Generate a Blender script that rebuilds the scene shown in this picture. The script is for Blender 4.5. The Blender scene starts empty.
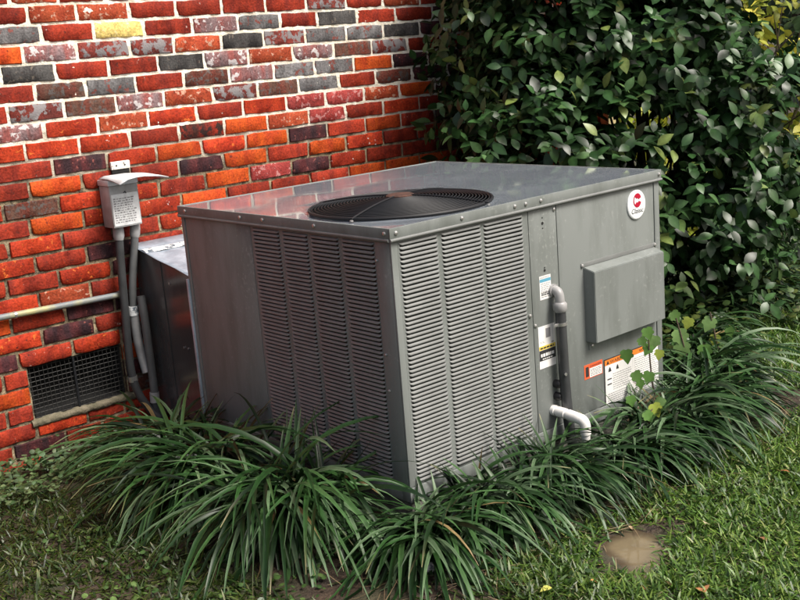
import bpy, bmesh, math, random
import numpy as np
from mathutils import Matrix, Vector, Euler
rnd = random.Random(7)
rng = np.random.default_rng(11)
scene = bpy.context.scene
C = scene.collection

# ------------------------------------------------------------------ camera
FPX = 1097.4
CAM = np.array([-1.8729, -3.8521, 1.3951])
EUL = Euler([math.radians(a) for a in (76.9486, 4.41696, -41.5902)], 'XYZ')
cd = bpy.data.cameras.new('camera'); cam = bpy.data.objects.new('camera', cd); C.objects.link(cam)
cam.location = CAM; cam.rotation_euler = EUL
cd.sensor_width = 36.0; cd.sensor_fit = 'HORIZONTAL'; cd.lens = 36.0 * FPX / 800.0
cd.clip_start = 0.05; cd.clip_end = 500
scene.camera = cam
RM = np.array(EUL.to_matrix())
def on(ax, val, u, v):                     # photo pixel -> point on the plane axis = val
    d = RM @ np.array([(u - 400) / FPX, (300 - v) / FPX, -1.0]); t = (val - CAM[ax]) / d[ax]
    return CAM + t * d
def px(P):
    q = (np.atleast_2d(P) - CAM) @ RM
    return np.stack([400 + FPX * q[:, 0] / -q[:, 2], 300 - FPX * q[:, 1] / -q[:, 2], -q[:, 2]], 1)

# ------------------------------------------------------------------ sky, sun, exposure
SUN_EL, SUN_AZ = math.radians(54), math.radians(158)      # azimuth clockwise from +y
w = bpy.data.worlds.new('World'); scene.world = w; w.use_nodes = True
nt = w.node_tree; bg = nt.nodes['Background']
sky = nt.nodes.new('ShaderNodeTexSky'); sky.sky_type = 'NISHITA'; sky.sun_disc = False
sky.sun_elevation = SUN_EL; sky.sun_rotation = SUN_AZ
sky.air_density = 1.0; sky.dust_density = 8.0; sky.ozone_density = 0.3
nt.links.new(sky.outputs[0], bg.inputs[0]); bg.inputs[1].default_value = 0.088
sl = bpy.data.lights.new('sun', 'SUN'); sl.energy = 2.15; sl.angle = math.radians(22); sl.color = (1, .975, .93)
so = bpy.data.objects.new('sun', sl); C.objects.link(so)
sd = Vector((math.sin(SUN_AZ) * math.cos(SUN_EL), math.cos(SUN_AZ) * math.cos(SUN_EL), math.sin(SUN_EL)))
so.rotation_euler = sd.to_track_quat('Z', 'Y').to_euler(); so.location = (3, -6, 8)
vs = scene.view_settings; vs.view_transform = 'Standard'; vs.look = 'None'; vs.gamma = 1.0
vs.use_curve_mapping = False; vs.exposure = 0.95

# ------------------------------------------------------------------ materials
def mat(name, col, rough=.6, metal=0., spec=.5, var=0., scale=8., bump=0., bscale=60., col2=None, clip=None, attr=None, stretch=None, trans=0.):
    m = bpy.data.materials.new(name); m.use_nodes = True; t = m.node_tree; N = t.nodes; L = t.links
    b = N['Principled BSDF']; b.inputs['Roughness'].default_value = rough; b.inputs['Metallic'].default_value = metal
    b.inputs['Specular IOR Level'].default_value = spec; b.inputs['Base Color'].default_value = (*col, 1)
    geo = N.new('ShaderNodeNewGeometry'); vec = geo.outputs['Position']
    if stretch:
        mp = N.new('ShaderNodeMapping'); mp.inputs['Scale'].default_value = stretch; L.new(vec, mp.inputs[0]); vec = mp.outputs[0]
    src = None
    if attr:
        a = N.new('ShaderNodeAttribute'); a.attribute_name = attr; src = a.outputs['Color']
    if col2 is not None or var:
        n = N.new('ShaderNodeTexNoise'); n.inputs['Scale'].default_value = scale; n.inputs['Detail'].default_value = 6; n.inputs['Roughness'].default_value = .65
        L.new(vec, n.inputs['Vector'])
        r = N.new('ShaderNodeMapRange'); lo, hi = clip or (.35, .65)
        r.inputs['From Min'].default_value = lo; r.inputs['From Max'].default_value = hi; L.new(n.outputs['Fac'], r.inputs['Value'])
        mx = N.new('ShaderNodeMix'); mx.data_type = 'RGBA'; L.new(r.outputs[0], mx.inputs['Factor'])
        c2 = col2 or tuple(c * (1 - var) for c in col)
        if src:
            L.new(src, mx.inputs['A']); g = N.new('ShaderNodeMix'); g.data_type = 'RGBA'; g.blend_type = 'MULTIPLY'; g.inputs['Factor'].default_value = 1
            L.new(src, g.inputs['A']); g.inputs['B'].default_value = (1 - var, 1 - var, 1 - var, 1); L.new(g.outputs['Result'], mx.inputs['B'])
        else:
            mx.inputs['A'].default_value = (*col, 1); mx.inputs['B'].default_value = (*c2, 1)
        src = mx.outputs['Result']
    if src: L.new(src, b.inputs['Base Color'])
    if bump:
        n2 = N.new('ShaderNodeTexNoise'); n2.inputs['Scale'].default_value = bscale; n2.inputs['Detail'].default_value = 5; L.new(vec, n2.inputs['Vector'])
        bp = N.new('ShaderNodeBump'); bp.inputs['Strength'].default_value = bump; bp.inputs['Distance'].default_value = .01
        L.new(n2.outputs['Fac'], bp.inputs['Height']); L.new(bp.outputs[0], b.inputs['Normal'])
    if trans:
        tr = N.new('ShaderNodeBsdfTranslucent'); ms = N.new('ShaderNodeMixShader'); ms.inputs[0].default_value = trans
        if src: L.new(src, tr.inputs[0])
        else: tr.inputs[0].default_value = (*col, 1)
        L.new(b.outputs[0], ms.inputs[1]); L.new(tr.outputs[0], ms.inputs[2]); L.new(ms.outputs[0], N['Material Output'].inputs[0])
    return m

def brick_mat(name, a, b, blot=None, amt=0., bscale=45., rough=.75):
    """clay colour a-b with vertical kiln bands, blotches of another colour, random value per brick"""
    m = bpy.data.materials.new(name); m.use_nodes = True; t = m.node_tree; N = t.nodes; L = t.links
    p = N['Principled BSDF']; p.inputs['Roughness'].default_value = rough; p.inputs['Specular IOR Level'].default_value = .15
    geo = N.new('ShaderNodeNewGeometry'); oi = N.new('ShaderNodeObjectInfo')
    off = N.new('ShaderNodeVectorMath'); off.operation = 'MULTIPLY_ADD'
    L.new(oi.outputs['Random'], off.inputs[0]); off.inputs[1].default_value = (7.3, 3.1, 5.7); L.new(geo.outputs['Position'], off.inputs[2])
    mp = N.new('ShaderNodeMapping'); mp.inputs['Scale'].default_value = (24, 24, 5); L.new(off.outputs[0], mp.inputs[0])
    n1 = N.new('ShaderNodeTexNoise'); n1.inputs['Scale'].default_value = 1; n1.inputs['Detail'].default_value = 3; L.new(mp.outputs[0], n1.inputs['Vector'])
    r1 = N.new('ShaderNodeMapRange'); r1.inputs['From Min'].default_value = .38; r1.inputs['From Max'].default_value = .62; L.new(n1.outputs['Fac'], r1.inputs['Value'])
    mx = N.new('ShaderNodeMix'); mx.data_type = 'RGBA'; mx.inputs['A'].default_value = (*a, 1); mx.inputs['B'].default_value = (*b, 1); L.new(r1.outputs[0], mx.inputs['Factor'])
    # fine mottling
    n2 = N.new('ShaderNodeTexNoise'); n2.inputs['Scale'].default_value = 130; n2.inputs['Detail'].default_value = 4; L.new(off.outputs[0], n2.inputs['Vector'])
    r2 = N.new('ShaderNodeMapRange'); r2.inputs['From Min'].default_value = .3; r2.inputs['From Max'].default_value = .7; r2.inputs['To Min'].default_value = .6; r2.inputs['To Max'].default_value = 1.3; L.new(n2.outputs['Fac'], r2.inputs['Value'])
    rv = N.new('ShaderNodeMapRange'); rv.inputs['To Min'].default_value = .72; rv.inputs['To Max'].default_value = 1.18; L.new(oi.outputs['Random'], rv.inputs['Value'])
    mu = N.new('ShaderNodeMath'); mu.operation = 'MULTIPLY'; L.new(r2.outputs[0], mu.inputs[0]); L.new(rv.outputs[0], mu.inputs[1])
    sc = N.new('ShaderNodeVectorMath'); sc.operation = 'SCALE'; L.new(mx.outputs['Result'], sc.inputs[0]); L.new(mu.outputs[0], sc.inputs['Scale'])
    out = sc.outputs[0]
    # soot specks
    n4 = N.new('ShaderNodeTexNoise'); n4.inputs['Scale'].default_value = 70; n4.inputs['Detail'].default_value = 5; n4.inputs['Roughness'].default_value = .7; L.new(off.outputs[0], n4.inputs['Vector'])
    r4 = N.new('ShaderNodeMapRange'); r4.inputs['From Min'].default_value = .60; r4.inputs['From Max'].default_value = .70; L.new(n4.outputs['Fac'], r4.inputs['Value'])
    mk = N.new('ShaderNodeMix'); mk.data_type = 'RGBA'; L.new(r4.outputs[0], mk.inputs['Factor']); L.new(out, mk.inputs['A']); mk.inputs['B'].default_value = (.045, .022, .018, 1); out = mk.outputs['Result']
    if blot:
        n3 = N.new('ShaderNodeTexNoise'); n3.inputs['Scale'].default_value = bscale; n3.inputs['Detail'].default_value = 4; n3.inputs['Roughness'].default_value = .6; L.new(off.outputs[0], n3.inputs['Vector'])
        r3 = N.new('ShaderNodeMapRange'); th = .72 - .4 * amt; r3.inputs['From Min'].default_value = th; r3.inputs['From Max'].default_value = th + .05; L.new(n3.outputs['Fac'], r3.inputs['Value'])
        mb = N.new('ShaderNodeMix'); mb.data_type = 'RGBA'; L.new(r3.outputs[0], mb.inputs['Factor']); L.new(out, mb.inputs['A']); mb.inputs['B'].default_value = (*blot, 1); out = mb.outputs['Result']
    L.new(out, p.inputs['Base Color'])
    bp = N.new('ShaderNodeBump'); bp.inputs['Strength'].default_value = .55; bp.inputs['Distance'].default_value = .004; L.new(n2.outputs['Fac'], bp.inputs['Height']); L.new(bp.outputs[0], p.inputs['Normal'])
    return m
BM = {
 'r': brick_mat('brick_red', (.31, .034, .015), (.19, .022, .013), (.45, .33, .28), .09),
 'b': brick_mat('brick_bright_red', (.43, .044, .014), (.31, .028, .012), (.60, .14, .03), .22),
 'o': brick_mat('brick_orange', (.53, .082, .013), (.42, .050, .012), (.12, .02, .012), .18),
 'd': brick_mat('brick_dark', (.085, .022, .024), (.035, .018, .022), (.22, .07, .06), .25),
 'k': brick_mat('brick_charcoal', (.085, .082, .080), (.045, .042, .042), (.14, .12, .10), .3),
 'g': brick_mat('brick_grey', (.19, .185, .188), (.125, .12, .122), (.18, .055, .045), .36, 36),
 'n': brick_mat('brick_brown', (.115, .062, .046), (.15, .040, .028), (.10, .085, .08), .45),
 'm': brick_mat('brick_mixed', (.21, .040, .030), (.14, .034, .028), (.22, .205, .21), .60, 30),
 'w': brick_mat('brick_white_splashed', (.26, .08, .072), (.22, .15, .155), (.54, .50, .50), .44, 34),
 'p': brick_mat('brick_pink', (.36, .060, .055), (.30, .040, .035), (.45, .20, .19), .4, 40),
 'y': brick_mat('brick_yellow', (.72, .56, .20), (.66, .50, .16), (.78, .70, .45), .35),
 'x': brick_mat('brick_red_dark_rim', (.30, .030, .016), (.06, .02, .015), (.03, .016, .014), .5, 32),
 'f': brick_mat('brick_red_flecked', (.40, .045, .014), (.30, .028, .012), (.82, .76, .72), .22, 30),
 'e': brick_mat('brick_worn_orange', (.40, .075, .030), (.32, .05, .022), (.50, .28, .20), .36, 50),
}
def mortar_mat():
    m = bpy.data.materials.new('mortar'); m.use_nodes = True; t = m.node_tree; N = t.nodes; L = t.links
    p = N['Principled BSDF']; p.inputs['Roughness'].default_value = .9
    geo = N.new('ShaderNodeNewGeometry'); se = N.new('ShaderNodeSeparateXYZ'); L.new(geo.outputs['Position'], se.inputs[0])
    n = N.new('ShaderNodeTexNoise'); n.inputs['Scale'].default_value = 7; n.inputs['Detail'].default_value = 5; L.new(geo.outputs['Position'], n.inputs['Vector'])
    ad = N.new('ShaderNodeMath'); ad.operation = 'MULTIPLY_ADD'; L.new(n.outputs['Fac'], ad.inputs[0]); ad.inputs[1].default_value = .35; L.new(se.outputs['Z'], ad.inputs[2])
    r = N.new('ShaderNodeMapRange'); r.inputs['From Min'].default_value = 1.16; r.inputs['From Max'].default_value = 1.36; L.new(ad.outputs[0], r.inputs['Value'])
    n2 = N.new('ShaderNodeTexNoise'); n2.inputs['Scale'].default_value = 26; n2.inputs['Detail'].default_value = 6; n2.inputs['Roughness'].default_value = .7; L.new(geo.outputs['Position'], n2.inputs['Vector'])
    r2 = N.new('ShaderNodeMapRange'); r2.inputs['From Min'].default_value = .38; r2.inputs['From Max'].default_value = .62; L.new(n2.outputs['Fac'], r2.inputs['Value'])
    lo = N.new('ShaderNodeMix'); lo.data_type = 'RGBA'; lo.inputs['A'].default_value = (.36, .29, .18, 1); lo.inputs['B'].default_value = (.055, .045, .030, 1); L.new(r2.outputs[0], lo.inputs['Factor'])
    hi = N.new('ShaderNodeMix'); hi.data_type = 'RGBA'; hi.inputs['A'].default_value = (.88, .85, .77, 1); hi.inputs['B'].default_value = (.72, .65, .50, 1); L.new(r2.outputs[0], hi.inputs['Factor'])
    mx = N.new('ShaderNodeMix'); mx.data_type = 'RGBA'; L.new(r.outputs[0], mx.inputs['Factor']); L.new(lo.outputs['Result'], mx.inputs['A']); L.new(hi.outputs['Result'], mx.inputs['B'])
    L.new(mx.outputs['Result'], p.inputs['Base Color'])
    n3 = N.new('ShaderNodeTexNoise'); n3.inputs['Scale'].default_value = 160; n3.inputs['Detail'].default_value = 4; L.new(geo.outputs['Position'], n3.inputs['Vector'])
    bp = N.new('ShaderNodeBump'); bp.inputs['Strength'].default_value = .7; bp.inputs['Distance'].default_value = .006; L.new(n3.outputs['Fac'], bp.inputs['Height']); L.new(bp.outputs[0], p.inputs['Normal'])
    return m
M = {}
M['mortar'] = mortar_mat()
M['paint'] = mat('grey_enamel', (.190, .208, .200), rough=.46, spec=.4, col2=(.135, .150, .140), scale=13, clip=(.44, .70), bump=.06, bscale=9, stretch=(1, 1, .22))
_t = M['paint'].node_tree; _b = _t.nodes['Principled BSDF']; _src = _b.inputs['Base Color'].links[0].from_socket
_g = _t.nodes.new('ShaderNodeNewGeometry'); _n = _t.nodes.new('ShaderNodeTexNoise'); _n.inputs['Scale'].default_value = 85; _n.inputs['Detail'].default_value = 4; _t.links.new(_g.outputs['Position'], _n.inputs['Vector'])
_n2 = _t.nodes.new('ShaderNodeTexNoise'); _n2.inputs['Scale'].default_value = 6; _n2.inputs['Detail'].default_value = 3; _t.links.new(_g.outputs['Position'], _n2.inputs['Vector'])
_m = _t.nodes.new('ShaderNodeMath'); _m.operation = 'MULTIPLY_ADD'; _t.links.new(_n2.outputs['Fac'], _m.inputs[0]); _m.inputs[1].default_value = .45; _t.links.new(_n.outputs['Fac'], _m.inputs[2])
_r = _t.nodes.new('ShaderNodeMapRange'); _r.inputs['From Min'].default_value = .84; _r.inputs['From Max'].default_value = 1.0; _r.inputs['To Max'].default_value = .4; _t.links.new(_m.outputs[0], _r.inputs['Value'])
_x = _t.nodes.new('ShaderNodeMix'); _x.data_type = 'RGBA'; _t.links.new(_r.outputs[0], _x.inputs['Factor']); _t.links.new(_src, _x.inputs['A']); _x.inputs['B'].default_value = (.34, .355, .335, 1); _t.links.new(_x.outputs['Result'], _b.inputs['Base Color'])
M['louver'] = mat('louver_enamel', (.19, .20, .195), rough=.4, var=.2, scale=14)
M['top'] = mat('top_sheet_enamel', (.15, .17, .195), rough=.05, spec=1.0, metal=.0, col2=(.20, .225, .25), scale=5, clip=(.45, .7), bump=.004, bscale=5)
_t = M['top'].node_tree; _n = _t.nodes.new('ShaderNodeTexNoise'); _n.inputs['Scale'].default_value = 11; _n.inputs['Detail'].default_value = 8; _n.inputs['Roughness'].default_value = .7
_g = _t.nodes.new('ShaderNodeNewGeometry'); _t.links.new(_g.outputs['Position'], _n.inputs['Vector']); _r = _t.nodes.new('ShaderNodeMapRange')
_r.inputs['From Min'].default_value = .45; _r.inputs['From Max'].default_value = .75; _r.inputs['To Min'].default_value = .035; _r.inputs['To Max'].default_value = .13
_t.links.new(_n.outputs['Fac'], _r.inputs['Value']); _t.links.new(_r.outputs[0], _t.nodes['Principled BSDF'].inputs['Roughness'])
M['black'] = mat('black_plastic', (.012, .012, .013), rough=.45)
M['wire'] = mat('black_coated_wire', (.010, .011, .013), rough=.55, spec=.35)
M['coil'] = mat('condenser_fins', (.034, .034, .036), rough=.5, metal=.3, stretch=(1, 1, 40), var=.5, scale=12)
M['rust'] = mat('rusty_steel', (.085, .035, .022), rough=.8, var=.6, scale=40, bump=.3)
M['screw'] = mat('screw_zinc', (.55, .55, .54), rough=.3, metal=.8)
M['galv'] = mat('galvanised_steel', (.27, .33, .40), rough=.34, metal=.25, col2=(.46, .54, .63), scale=16, bump=.25, bscale=24)
M['duct'] = mat('duct_sheet_metal', (.22, .225, .225), rough=.2, metal=.6, col2=(.14, .142, .14), scale=4, clip=(.4, .6), bump=.03, bscale=6, stretch=(1, 1, .3))
M['tape'] = mat('duct_mastic', (.80, .82, .82), rough=.5, col2=(.10, .13, .16), scale=34, clip=(.5, .58), bump=.5)
M['conduit'] = mat('grey_conduit', (.115, .12, .122), rough=.42, var=.25, scale=18)
M['conduit_dark'] = mat('dark_conduit', (.050, .053, .056), rough=.4, var=.3, scale=18)
M['fitting'] = mat('grey_fitting', (.34, .34, .34), rough=.4, var=.2, scale=30)
M['box'] = mat('weathered_box_paint', (.42, .43, .43), rough=.5, col2=(.30, .30, .29), scale=22, bump=.05)
M['lid'] = mat('pale_lid', (.72, .74, .75), rough=.4, col2=(.55, .57, .58), scale=16)
M['white'] = mat('white_sticker', (.82, .82, .80), rough=.4, var=.08, scale=20)
M['ink'] = mat('black_ink', (.03, .03, .032), rough=.5)
M['greyink'] = mat('grey_ink', (.22, .22, .23), rough=.5)
M['blue'] = mat('blue_ink', (.10, .33, .46), rough=.5)
M['yellow'] = mat('yellow_ink', (.78, .60, .10), rough=.5)
M['orange'] = mat('orange_ink', (.80, .22, .03), rough=.5)
M['redorange'] = mat('red_orange_ink', (.72, .12, .04), rough=.5)
M['red'] = mat('red_enamel', (.42, .008, .035), rough=.3)
M['pvc'] = mat('white_pvc', (.80, .79, .76), rough=.35, var=.12, scale=30)
M['pipe'] = mat('weathered_pipe', (.17, .19, .205), rough=.55, metal=.1, col2=(.36, .34, .17), scale=5, clip=(.45, .6), bump=.1)
M['concrete'] = mat('concrete', (.20, .20, .17), rough=.9, var=.6, scale=20, bump=.4, bscale=90)
M['sill'] = mat('sill_mortar', (.21, .18, .125), rough=.95, col2=(.09, .085, .05), scale=22, bump=.8, bscale=70)
M['dark'] = mat('dark_void', (.008, .008, .008), rough=.9)
M['soil'] = None
M['camellia'] = mat('camellia_leaf', (.04, .09, .03), rough=.38, spec=.38, attr='col', var=.3, scale=60, trans=.08)
M['blade'] = mat('liriope_blade', (.04, .09, .03), rough=.38, spec=.3, attr='col', var=.3, scale=40, stretch=(1, 1, .3), trans=.1)
M['lawn'] = mat('lawn_blade', (.06, .12, .03), rough=.42, spec=.4, attr='col', var=.3, scale=30, trans=.18)
M['yleaf'] = mat('yellow_leaf', (.5, .36, .05), rough=.5, attr='col', var=.3, scale=20, trans=.3)
M['bark'] = mat('bark', (.10, .075, .05), rough=.9, var=.5, scale=30, bump=.6, bscale=50)
M['cream'] = mat('cream_paint', (.62, .52, .27), rough=.5, var=.15, scale=10)
M['deadleaf'] = mat('dead_leaf', (.26, .12, .04), rough=.7, attr='col', var=.4, scale=50)

# ------------------------------------------------------------------ helpers
WO = {}
def tag(o, label=None, cat=None, group=None, kind=None):
    if label: o['label'] = label
    if cat: o['category'] = cat
    if group: o['group'] = group
    if kind: o['kind'] = kind
    return o
def thing(name, loc, label, cat, group=None):
    o = bpy.data.objects.new(name, None); C.objects.link(o); o.location = loc; o.empty_display_size = .1
    WO[o.name] = np.array(loc, float); return tag(o, label, cat, group)
def wo(o): return WO.get(o.name, np.zeros(3)) if o else np.zeros(3)
def mesh(name, V, F, m=None, smooth=False, cols=None):
    me = bpy.data.meshes.new(name)
    V = np.asarray(V, float)
    if isinstance(F, np.ndarray):
        k = F.shape[1]; n = len(F)
        me.vertices.add(len(V)); me.vertices.foreach_set('co', V.astype(np.float32).ravel())
        me.loops.add(n * k); me.loops.foreach_set('vertex_index', F.astype(np.int32).ravel())
        me.polygons.add(n); me.polygons.foreach_set('loop_start', np.arange(n, dtype=np.int32) * k)
        me.update(calc_edges=True); me.validate()
    else:
        me.from_pydata(V.tolist(), [], F); me.update()
    if smooth: me.polygons.foreach_set('use_smooth', np.ones(len(me.polygons), bool))
    if cols is not None:
        a = me.color_attributes.new('col', 'FLOAT_COLOR', 'POINT')
        a.data.foreach_set('color', np.concatenate([cols, np.ones((len(cols), 1))], 1).astype(np.float32).ravel())
    if m: me.materials.append(m)
    return me
def link(name, me, parent=None, loc=None, **kw):
    o = bpy.data.objects.new(name, me); C.objects.link(o)
    if parent: o.parent = parent
    if loc is not None: o.location = loc
    if parent is not None and loc is None: WO[o.name] = wo(parent)
    elif parent is None: WO[o.name] = np.array(loc if loc is not None else (0, 0, 0), float)
    else: WO[o.name] = wo(parent) + np.array(loc, float)
    return tag(o, **kw)
class MB:
    """collects world-space shapes that become ONE mesh object"""
    def __init__(s): s.V = []; s.F = []
    def add(s, V, F):
        k = len(s.V); s.V += [tuple(v) for v in V]; s.F += [tuple(i + k for i in f) for f in F]; return s
    def box(s, a, b, bev=0.0):
        a = np.minimum(a, b); b2 = np.maximum(np.array(a), b) if False else b
        x0, y0_, z0 = a; x1, y1, z1 = b
        if bev <= 0:
            V = [(x0, y0_, z0), (x1, y0_, z0), (x1, y1, z0), (x0, y1, z0), (x0, y0_, z1), (x1, y0_, z1), (x1, y1, z1), (x0, y1, z1)]
            return s.add(V, [(0, 3, 2, 1), (4, 5, 6, 7), (0, 1, 5, 4), (1, 2, 6, 5), (2, 3, 7, 6), (3, 0, 4, 7)])
        bm = bmesh.new(); bmesh.ops.create_cube(bm, size=1)
        for v in bm.verts: v.co = Vector(((x0 + x1) / 2 + v.co.x * (x1 - x0), (y0_ + y1) / 2 + v.co.y * (y1 - y0_), (z0 + z1) / 2 + v.co.z * (z1 - z0)))
        bmesh.ops.bevel(bm, geom=bm.edges[:], offset=bev, segments=2, affect='EDGES', profile=.5)
        bm.verts.index_update(); V = [v.co[:] for v in bm.verts]; F = [[v.index for v in f.verts] for f in bm.faces]; bm.free()
        return s.add(V, F)
    def tube(s, pts, r, n=12, cap=True, rs=None):
        pts = [np.array(p, float) for p in pts]; T = []
        for i in range(len(pts)):
            d = pts[min(i + 1, len(pts) - 1)] - pts[max(i - 1, 0)]; T.append(d / np.linalg.norm(d))
        ref = np.array([0, 0, 1.]) if abs(T[0][2]) < .9 else np.array([1., 0, 0])
        u = np.cross(T[0], ref); u /= np.linalg.norm(u); V = []; F = []
        for i, p in enumerate(pts):
            u = u - T[i] * np.dot(u, T[i]); u /= np.linalg.norm(u); v = np.cross(T[i], u); rr = rs[i] if rs else r
            for k in range(n):
                a = 2 * math.pi * k / n; V.append(p + rr * (math.cos(a) * u + math.sin(a) * v))
        for i in range(len(pts) - 1):
            for k in range(n): F.append((i * n + k, i * n + (k + 1) % n, (i + 1) * n + (k + 1) % n, (i + 1) * n + k))
        if cap: F.append(tuple(range(n))[::-1]); F.append(tuple((len(pts) - 1) * n + k for k in range(n)))
        return s.add(V, F)
    def build(s, name, m, parent=None, smooth=False, loc=None, **kw):
        V = np.array(s.V) - (wo(parent) if parent else 0)
        if loc is not None: V = V - np.array(loc) if not parent else V
        me = mesh(name, V, s.F, m, smooth)
        if smooth:
            me.set_sharp_from_angle(angle=math.radians(40))
        return link(name, me, parent, loc if not parent else None, **kw)
def spline(P, n=8):
    P = [np.array(p, float) for p in P]; Q = [2 * P[0] - P[1]] + P + [2 * P[-1] - P[-2]]; out = []
    for i in range(1, len(Q) - 2):
        for k in range(n):
            t = k / n; a, b, c, d = Q[i - 1], Q[i], Q[i + 1], Q[i + 2]
            out.append(.5 * (2 * b + (c - a) * t + (2 * a - 5 * b + 4 * c - d) * t * t + (3 * b - a - 3 * c + d) * t ** 3))
    out.append(P[-1]); return out
def vnoise(x, y, seed=0, oct=3):
    r = np.random.default_rng(seed); G = r.random((256, 256)); tot = 0; amp = 1; s = 0
    x = np.asarray(x, float); y = np.asarray(y, float)
    for o in range(oct):
        xi = np.floor(x).astype(int); yi = np.floor(y).astype(int); fx = x - xi; fy = y - yi
        fx = fx * fx * (3 - 2 * fx); fy = fy * fy * (3 - 2 * fy); g = lambda i, j: G[(xi + i) % 256, (yi + j) % 256]
        tot = tot + amp * ((g(0, 0) * (1 - fx) + g(1, 0) * fx) * (1 - fy) + (g(0, 1) * (1 - fx) + g(1, 1) * fx) * fy); s += amp
        x = x * 2.03 + 17.3; y = y * 2.03 + 9.1; amp *= .5
    return tot / s
def smooth01(t): t = np.clip(t, 0, 1); return t * t * (3 - 2 * t)

# ------------------------------------------------------------------ unit frame
UX, UY, UW, UD = -.0801, -1.7391, 1.1458, 1.0391
ZT, ZB = .9425, .19
PUD = on(2, .112, 636, 545)
def ground_z(x, y):
    x = np.asarray(x, float); y = np.asarray(y, float)
    z = .122 * smooth01((-.05 - y) / 1.0) - .02
    z = z + .02 * smooth01((-y - .05) / .5)
    z = z + .016 * (vnoise(x * 3 + 40, y * 3 + 40, 3) - .5) + .008 * (vnoise(x * 11 + 40, y * 11 + 40, 4) - .5)
    dx_, dy_ = x - PUD[0], y - PUD[1]; al = dx_ * .80 + dy_ * .60; ac_ = -dx_ * .60 + dy_ * .80; d = np.hypot(al * .62, ac_ * 1.15) ; z = z - .030 * np.exp(-(d / .10) ** 2) - .045 * np.exp(-(d / .22) ** 2) * (vnoise(x * 9 + 3, y * 9 + 3, 8) - .42)
    return z

# ------------------------------------------------------------------ ground
def soil_mat():
    m = bpy.data.materials.new('soil'); m.use_nodes = True; t = m.node_tree; N = t.nodes; L = t.links
    p = N['Principled BSDF']; p.inputs['Roughness'].default_value = .8
    geo = N.new('ShaderNodeNewGeometry')
    n = N.new('ShaderNodeTexNoise'); n.inputs['Scale'].default_value = 18; n.inputs['Detail'].default_value = 8; n.inputs['Roughness'].default_value = .7; L.new(geo.outputs['Position'], n.inputs['Vector'])
    cr = N.new('ShaderNodeValToRGB'); e = cr.color_ramp.elements; e[0].position = .3; e[0].color = (.012, .008, .005, 1); e[1].position = .7; e[1].color = (.068, .043, .026, 1)
    L.new(n.outputs['Fac'], cr.inputs[0])
    n2 = N.new('ShaderNodeTexNoise'); n2.inputs['Scale'].default_value = 5; n2.inputs['Detail'].default_value = 6; L.new(geo.outputs['Position'], n2.inputs['Vector'])
    r = N.new('ShaderNodeMapRange'); r.inputs['From Min'].default_value = .45; r.inputs['From Max'].default_value = .62; r.inputs['To Max'].default_value = .7; L.new(n2.outputs['Fac'], r.inputs['Value'])
    mx = N.new('ShaderNodeMix'); mx.data_type = 'RGBA'; L.new(r.outputs[0], mx.inputs['Factor']); L.new(cr.outputs[0], mx.inputs['A']); mx.inputs['B'].default_value = (.035, .052, .016, 1)
    L.new(mx.outputs['Result'], p.inputs['Base Color'])
    n3 = N.new('ShaderNodeTexNoise'); n3.inputs['Scale'].default_value = 90; n3.inputs['Detail'].default_value = 6; L.new(geo.outputs['Position'], n3.inputs['Vector'])
    bp = N.new('ShaderNodeBump'); bp.inputs['Strength'].default_value = .9; bp.inputs['Distance'].default_value = .012; L.new(n3.outputs['Fac'], bp.inputs['Height']); L.new(bp.outputs[0], p.inputs['Normal'])
    return m
M['soil'] = soil_mat()
def grid_faces(nx, ny):
    i = np.arange(nx - 1)[:, None] * ny + np.arange(ny - 1)[None, :]
    return np.stack([i, i + ny, i + ny + 1, i + 1], -1).reshape(-1, 4)
xs = np.concatenate([np.linspace(-60, -3.2, 14), np.arange(-3, 4.6, .035), np.linspace(4.8, 60, 14)])
ys = np.concatenate([np.linspace(-60, -4.2, 14), np.arange(-4, .6, .035), np.linspace(.8, 60, 14)])
X, Y = np.meshgrid(xs, ys, indexing='ij'); Z = ground_z(X, Y)
link('ground', mesh('ground', np.stack([X, Y, Z], -1).reshape(-1, 3), grid_faces(len(xs), len(ys)), M['soil'], True), kind='structure')

# muddy puddle
pz = float(ground_z(PUD[0], PUD[1])) + .026
gx = np.arange(PUD[0] - .45, PUD[0] + .45, .012); gy = np.arange(PUD[1] - .45, PUD[1] + .45, .012); X, Y = np.meshgrid(gx, gy, indexing='ij'); Dp = pz - ground_z(X, Y)
F = grid_faces(len(gx), len(gy)); dq = Dp.reshape(-1)[F].max(1); F = F[(dq > -.001) & (np.hypot(X.reshape(-1)[F].mean(1) - PUD[0], Y.reshape(-1)[F].mean(1) - PUD[1]) < .34)]
used_, inv = np.unique(F, return_inverse=True); kd = smooth01((Dp.reshape(-1)[used_] - .001) / .016)[:, None]
wcol = np.array([[.085, .064, .042]]) * (1 - kd) + np.array([[.185, .148, .090]]) * kd
wm = mat('muddy_water', (.2, .15, .08), rough=.03, spec=.6, attr='col', var=.2, scale=14, bump=.01, bscale=20)
link('puddle', mesh('puddle', np.stack([X.reshape(-1)[used_], Y.reshape(-1)[used_], np.full(len(used_), pz)], 1), inv.reshape(-1, 4), wm, True, wcol), kind='structure')

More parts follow.
